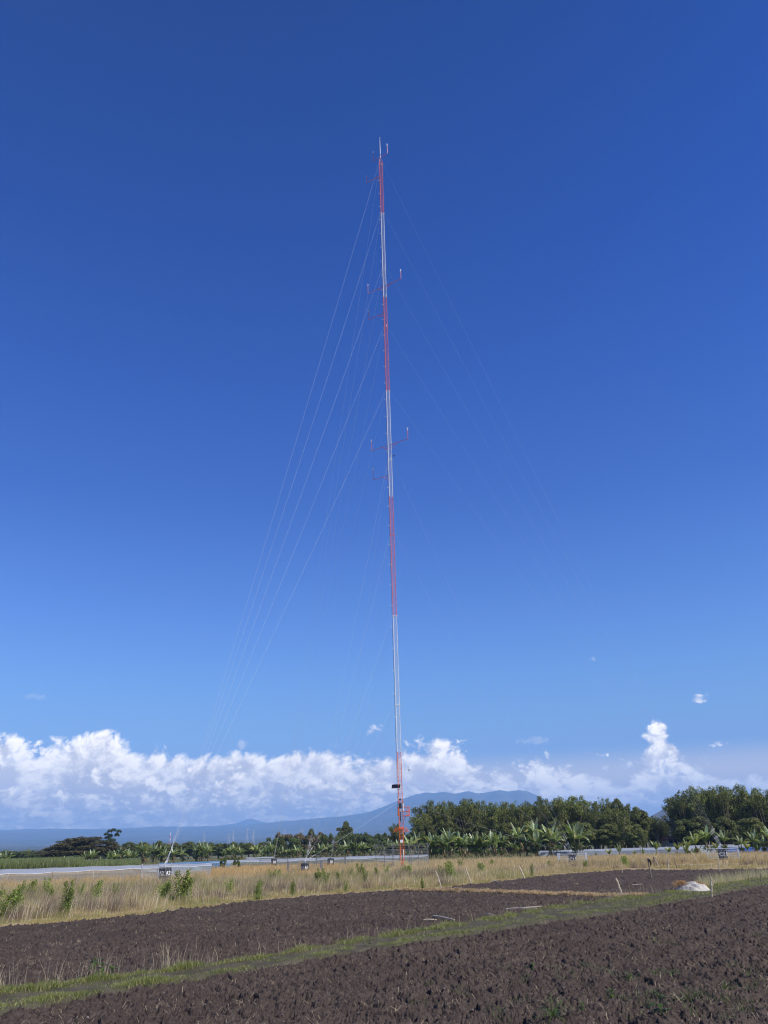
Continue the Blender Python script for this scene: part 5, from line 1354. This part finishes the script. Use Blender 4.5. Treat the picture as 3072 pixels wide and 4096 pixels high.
# ------------------------------------------------------------------ white sack heap with straw
c = ground(2772, 3566); c.z = zat(c.x, c.y)
def sack():
    nx, ny = 90, 60; U, Vv = np.meshgrid(np.linspace(-1, 1, nx), np.linspace(-1, 1, ny)); W = (at_y(2838, 3560, c.y) - at_y(2708, 3560, c.y)).length / 2; D = 0.9
    rr = np.sqrt((U * (1 + 0.12 * perlin(Vv * 2, U * 0 + 1, 5))) ** 2 + (Vv) ** 2); z = np.clip(1 - rr ** 1.7, 0, 1) ** 0.9
    z = z * (0.36 + 0.05 * np.sin(U * 2.2 + 0.6)); fold = 0.08 * (np.abs(perlin(U * 2.2 + Vv, Vv * 1.8, 6)) * 2 - 0.5) + 0.02 * (np.abs(perlin(U * 5, Vv * 4 + U * 2, 7)) * 2 - 0.5) + 0.006 * perlin(U * 22, Vv * 18, 8)
    z = z + fold * (rr < 1.0) * np.clip((1.02 - rr) * 4, 0, 1)
    wob = 1 + 0.10 * perlin(np.arctan2(Vv, U) * 1.2 + 5, rr * 0 + 2, 9)
    k = np.where(rr > 1, 1 / np.maximum(rr, 1e-3), 1); X = U * k * W * wob; Y = Vv * k * D * wob
    V = np.stack([X, Y, z - 0.03], -1).reshape(-1, 3); i = np.arange(ny - 1)[:, None] * nx + np.arange(nx - 1)[None, :]; F = np.stack([i, i + 1, i + nx + 1, i + nx], -1).reshape(-1, 4)
    root = empty('sack_heap', c); tag(root, 'crumpled white sacking over a low heap, straw spilling at its sides', 'sack heap')
    link('sacking', quads_mesh('sacking', V, F, M_SACK, smooth=True), root)
    g = np.random.default_rng(3); n = 1500; side = g.uniform(0, 1, n) < 0.5
    x = np.where(side, g.normal(-W * 0.48, W * 0.2, n), g.normal(W * 0.62, W * 0.22, n)); y = g.normal(0.35, 0.25, n); zz = np.maximum(0.0, np.where(side, 0.28, 0.22) - 0.35 * np.abs(x / W - np.where(side, -0.48, 0.5)))
    C = lerp(np.array((0.42, 0.24, 0.10)), np.array((0.60, 0.38, 0.18)), g.uniform(0, 1, n))
    o = blades('straw', x, y, g.uniform(0.1, 0.3, n), np.full(n, 0.014), C, lean=2.0, seed=21, mat=M_STRAW, droop=0.7, base=zz + g.uniform(-0.05, 0.1, n)); o.parent = root
sack()

# ------------------------------------------------------------------ weeds on the near soil
def weed(px, py, s, kind, label):
    g = ground(px, py); g.z = zat(g.x, g.y); root = empty('weed_plant', g, rnd.uniform(0, 6)); tag(root, label, 'weed', 'green weeds in the near field'); r = random.Random(px)
    s *= 1.35; V, F, C = [], [], []
    n = 16 if kind == 'broad' else 26
    for k in range(n):
        a = r.uniform(0, 6.28); e = R(r.uniform(5, 60)); L = s * r.uniform(0.5, 1.0) * (0.75 if kind == 'broad' else 1.1); w = L * (0.30 if kind == 'broad' else 0.06); z0 = r.uniform(0.0, s * 0.8) if kind == 'broad' else 0.0
        d = Vector((math.cos(a), math.sin(a), 0)); sd = Vector((-d.y, d.x, 0)); p = Vector((0, 0, z0)); pts = []
        for i in range(6):
            t = i / 5; pts.append((p.copy(), w * math.sin(math.pi * min(0.97, t * 0.9 + 0.08)))); p = p + (d * math.cos(e) + Vector((0, 0, math.sin(e)))) * (L / 5); e -= R(14)
        col = (0.085 * r.uniform(0.8, 1.3), 0.15 * r.uniform(0.8, 1.2), 0.032)
        for i in range(5):
            o = len(V); (p0, w0), (p1, w1) = pts[i], pts[i + 1]; V.extend([p0 - sd * w0 / 2, p0 + sd * w0 / 2, p1 + sd * w1 / 2, p1 - sd * w1 / 2]); F.append((o, o + 1, o + 2, o + 3)); C.extend([col] * 4)
    link('leaves', quads_mesh('leaves', [tuple(v) for v in V], F, M_SHRUB, np.array(C)), root)
    m = MB(); m.tube([(0, 0, -0.03), (0.01, 0, s * 0.8)], 0.006, 5); m.build('stem', M_SHRUB_STEM, root)
M_SHRUB_STEM = mat_plain('green_stem', (0.12, 0.16, 0.05), 0.6)
for w_ in ((2645, 4062, 0.30, 'broad', 'largest broad-leaved green weed at the bottom right'), (2215, 4085, 0.30, 'blade', 'spiky green grass weed at the bottom edge'), (2332, 4040, 0.13, 'broad', 'tiny weed just above the spiky one'),
           (2448, 3992, 0.18, 'broad', 'small dark weed beside the pale root'), (2690, 3900, 0.18, 'broad', 'weed with reddish stalks midway down the right side'), (2520, 3920, 0.16, 'broad', 'small weed left of centre-right soil'),
           (2750, 4000, 0.26, 'blade', 'light green grass weed right of the largest one'), (3005, 3900, 0.24, 'blade', 'bluish grass weed near the right edge'), (2900, 3940, 0.18, 'blade', 'low grass weed left of the right-edge one'),
           (2230, 3905, 0.16, 'blade', 'small upright weed in the middle of the near field'), (2130, 3870, 0.12, 'broad', 'tiny weed farther left in the near field'), (405, 3925, 0.26, 'broad', 'low bushy weed on the grass bank at left'),
           (375, 3920, 0.22, 'broad', 'second low weed on the bank, left of the bushy one'), (445, 3922, 0.22, 'broad', 'low weed on the bank, right of the bushy one'), (2110, 3880, 0.1, 'blade', 'pale sprig by the tiny left weed')):
    weed(*w_)

# ------------------------------------------------------------------ far things: house behind the trees, pylons, mast, small houses
def house(px, d, w, dpt, h, roofc, label, base=None):
    g = spot(px, d); g.z = base if base is not None else float(far_height(np.array([g.x]), np.array([g.y]))[0])
    root = empty('house', g, R(rnd.uniform(-20, 20))); tag(root, label, 'house')
    m = MB(); m.box((0, 0, h / 2), (w, dpt, h)); m.build('wall', mat_plain('house_wall', (0.62, 0.58, 0.52), 0.8), root)
    m = MB(); e = 0.5; rh = w * 0.22
    m.add([(-w / 2 - e, -dpt / 2 - e, h), (w / 2 + e, -dpt / 2 - e, h), (w / 2 + e, dpt / 2 + e, h), (-w / 2 - e, dpt / 2 + e, h), (-w / 2 - e, 0, h + rh), (w / 2 + e, 0, h + rh)], [(0, 1, 5, 4), (2, 3, 4, 5), (0, 4, 3), (1, 2, 5), (3, 2, 1, 0)])
    m.build('roof', mat_plain('roof_cover', roofc, 0.8, var=0.3), root)
    m = MB(); m.box((0, -dpt / 2 - 0.02, 1.0), (0.9, 0.06, 2.0)); m.build('door', M_DARK, root)
    for s in (-1, 1): m = MB(); m.box((s * w * 0.3, -dpt / 2 - 0.02, 1.5), (1.1, 0.06, 1.0)); m.build('window', M_DARK, root)
house(2688, 250, 4.5, 4, 1.7, (0.42, 0.14, 0.07), 'low house with orange tiled roof glimpsed between the tree belts', 0.6)
for i, (px, d) in enumerate(((928, 2300), (985, 3000), (1003, 3150), (772, 2100), (1322, 3300))):
    house(px, d, 16, 12, 6, (0.7, 0.7, 0.68), 'tiny white building on the hazy plain, %s from the left' % ('first', 'second', 'third', 'fourth', 'fifth')[[772, 928, 985, 1003, 1322].index(px)])
def pylon(px, ytop, d, label):
    g = spot(px, d); g.z = float(far_height(np.array([g.x]), np.array([g.y]))[0]); H = at_y(px, ytop, g.y).z - g.z
    root = empty('power_pylon', g); tag(root, label, 'pylon', 'power pylons on the plain'); m = MB(); b = H * 0.11; t = H * 0.02; r_ = H * 0.008
    cs = ((-1, -1), (1, -1), (1, 1), (-1, 1))
    for sx, sy in cs: m.tube([(sx * b, sy * b, 0), (sx * t, sy * t, H * 0.7), (sx * t * 0.6, sy * t * 0.6, H)], r_, 4)
    for k in range(8):
        f0, f1 = k / 8, (k + 1) / 8; w0, w1 = b + (t - b) * min(1, f0 / 0.7), b + (t - b) * min(1, f1 / 0.7)
        for i in range(4): a_, c_ = cs[i], cs[(i + 1) % 4]; m.tube([(a_[0] * w0, a_[1] * w0, H * f0), (c_[0] * w1, c_[1] * w1, H * f1)], r_ * 0.6, 3)
    m.build('lattice_body', M_GALV, root); m = MB()
    for f in (0.72, 0.83, 0.94): m.tube([(-H * 0.13, 0, H * f), (H * 0.13, 0, H * f)], r_, 4); m.tube([(-H * 0.13, 0, H * f), (0, 0, H * (f + 0.05)), (H * 0.13, 0, H * f)], r_ * 0.7, 4)
    m.build('cross_arm', M_GALV, root)
for i, (px, yt, d) in enumerate(((690, 3345, 3300), (812, 3332, 3600), (912, 3334, 2900), (1010, 3320, 3500), (929, 3320, 4600), (985, 3312, 4700), (1135, 3318, 3800), (1205, 3310, 4200), (1279, 3322, 4400))):
    names = sorted([690, 812, 912, 1010, 929, 985, 1135, 1205, 1279]); pylon(px, yt, d, 'faint grey power pylon on the plain, %s from the left' % ORD[names.index(px)])
g = spot(676, 3000); g.z = float(far_height(np.array([g.x]), np.array([g.y]))[0]); H = at_y(676, 3330, g.y).z - g.z
root = empty('radio_mast', g); tag(root, 'distant red and white radio mast on the plain, left of the pylons', 'mast'); m = MB()
for k in range(6):
    m = MB(); m.tube([(0, 0, H * k / 6), (0, 0, H * (k + 1) / 6)], 1.3, 6); m.build('mast_section', M_WHITE if k % 2 else M_RED, root)

# ------------------------------------------------------------------ air
def haze():
    m = bpy.data.materials.new('haze_air'); m.use_nodes = True; t = m.node_tree
    for n in list(t.nodes): t.nodes.remove(n)
    out = t.nodes.new('ShaderNodeOutputMaterial'); pv = t.nodes.new('ShaderNodeVolumePrincipled')
    pv.inputs['Color'].default_value = HAZE_COL; pv.inputs['Density'].default_value = HAZE_D; pv.inputs['Anisotropy'].default_value = 0.0
    t.links.new(pv.outputs[0], out.inputs['Volume'])
    b = MB(); b.box((0, 12000, 560), (60000, 32000, 1140)); o = b.build('haze', m); tag(o, kind='stuff')
HAZE_COL = (0.34, 0.60, 1.0, 1); HAZE_D = 9.5e-5
haze()
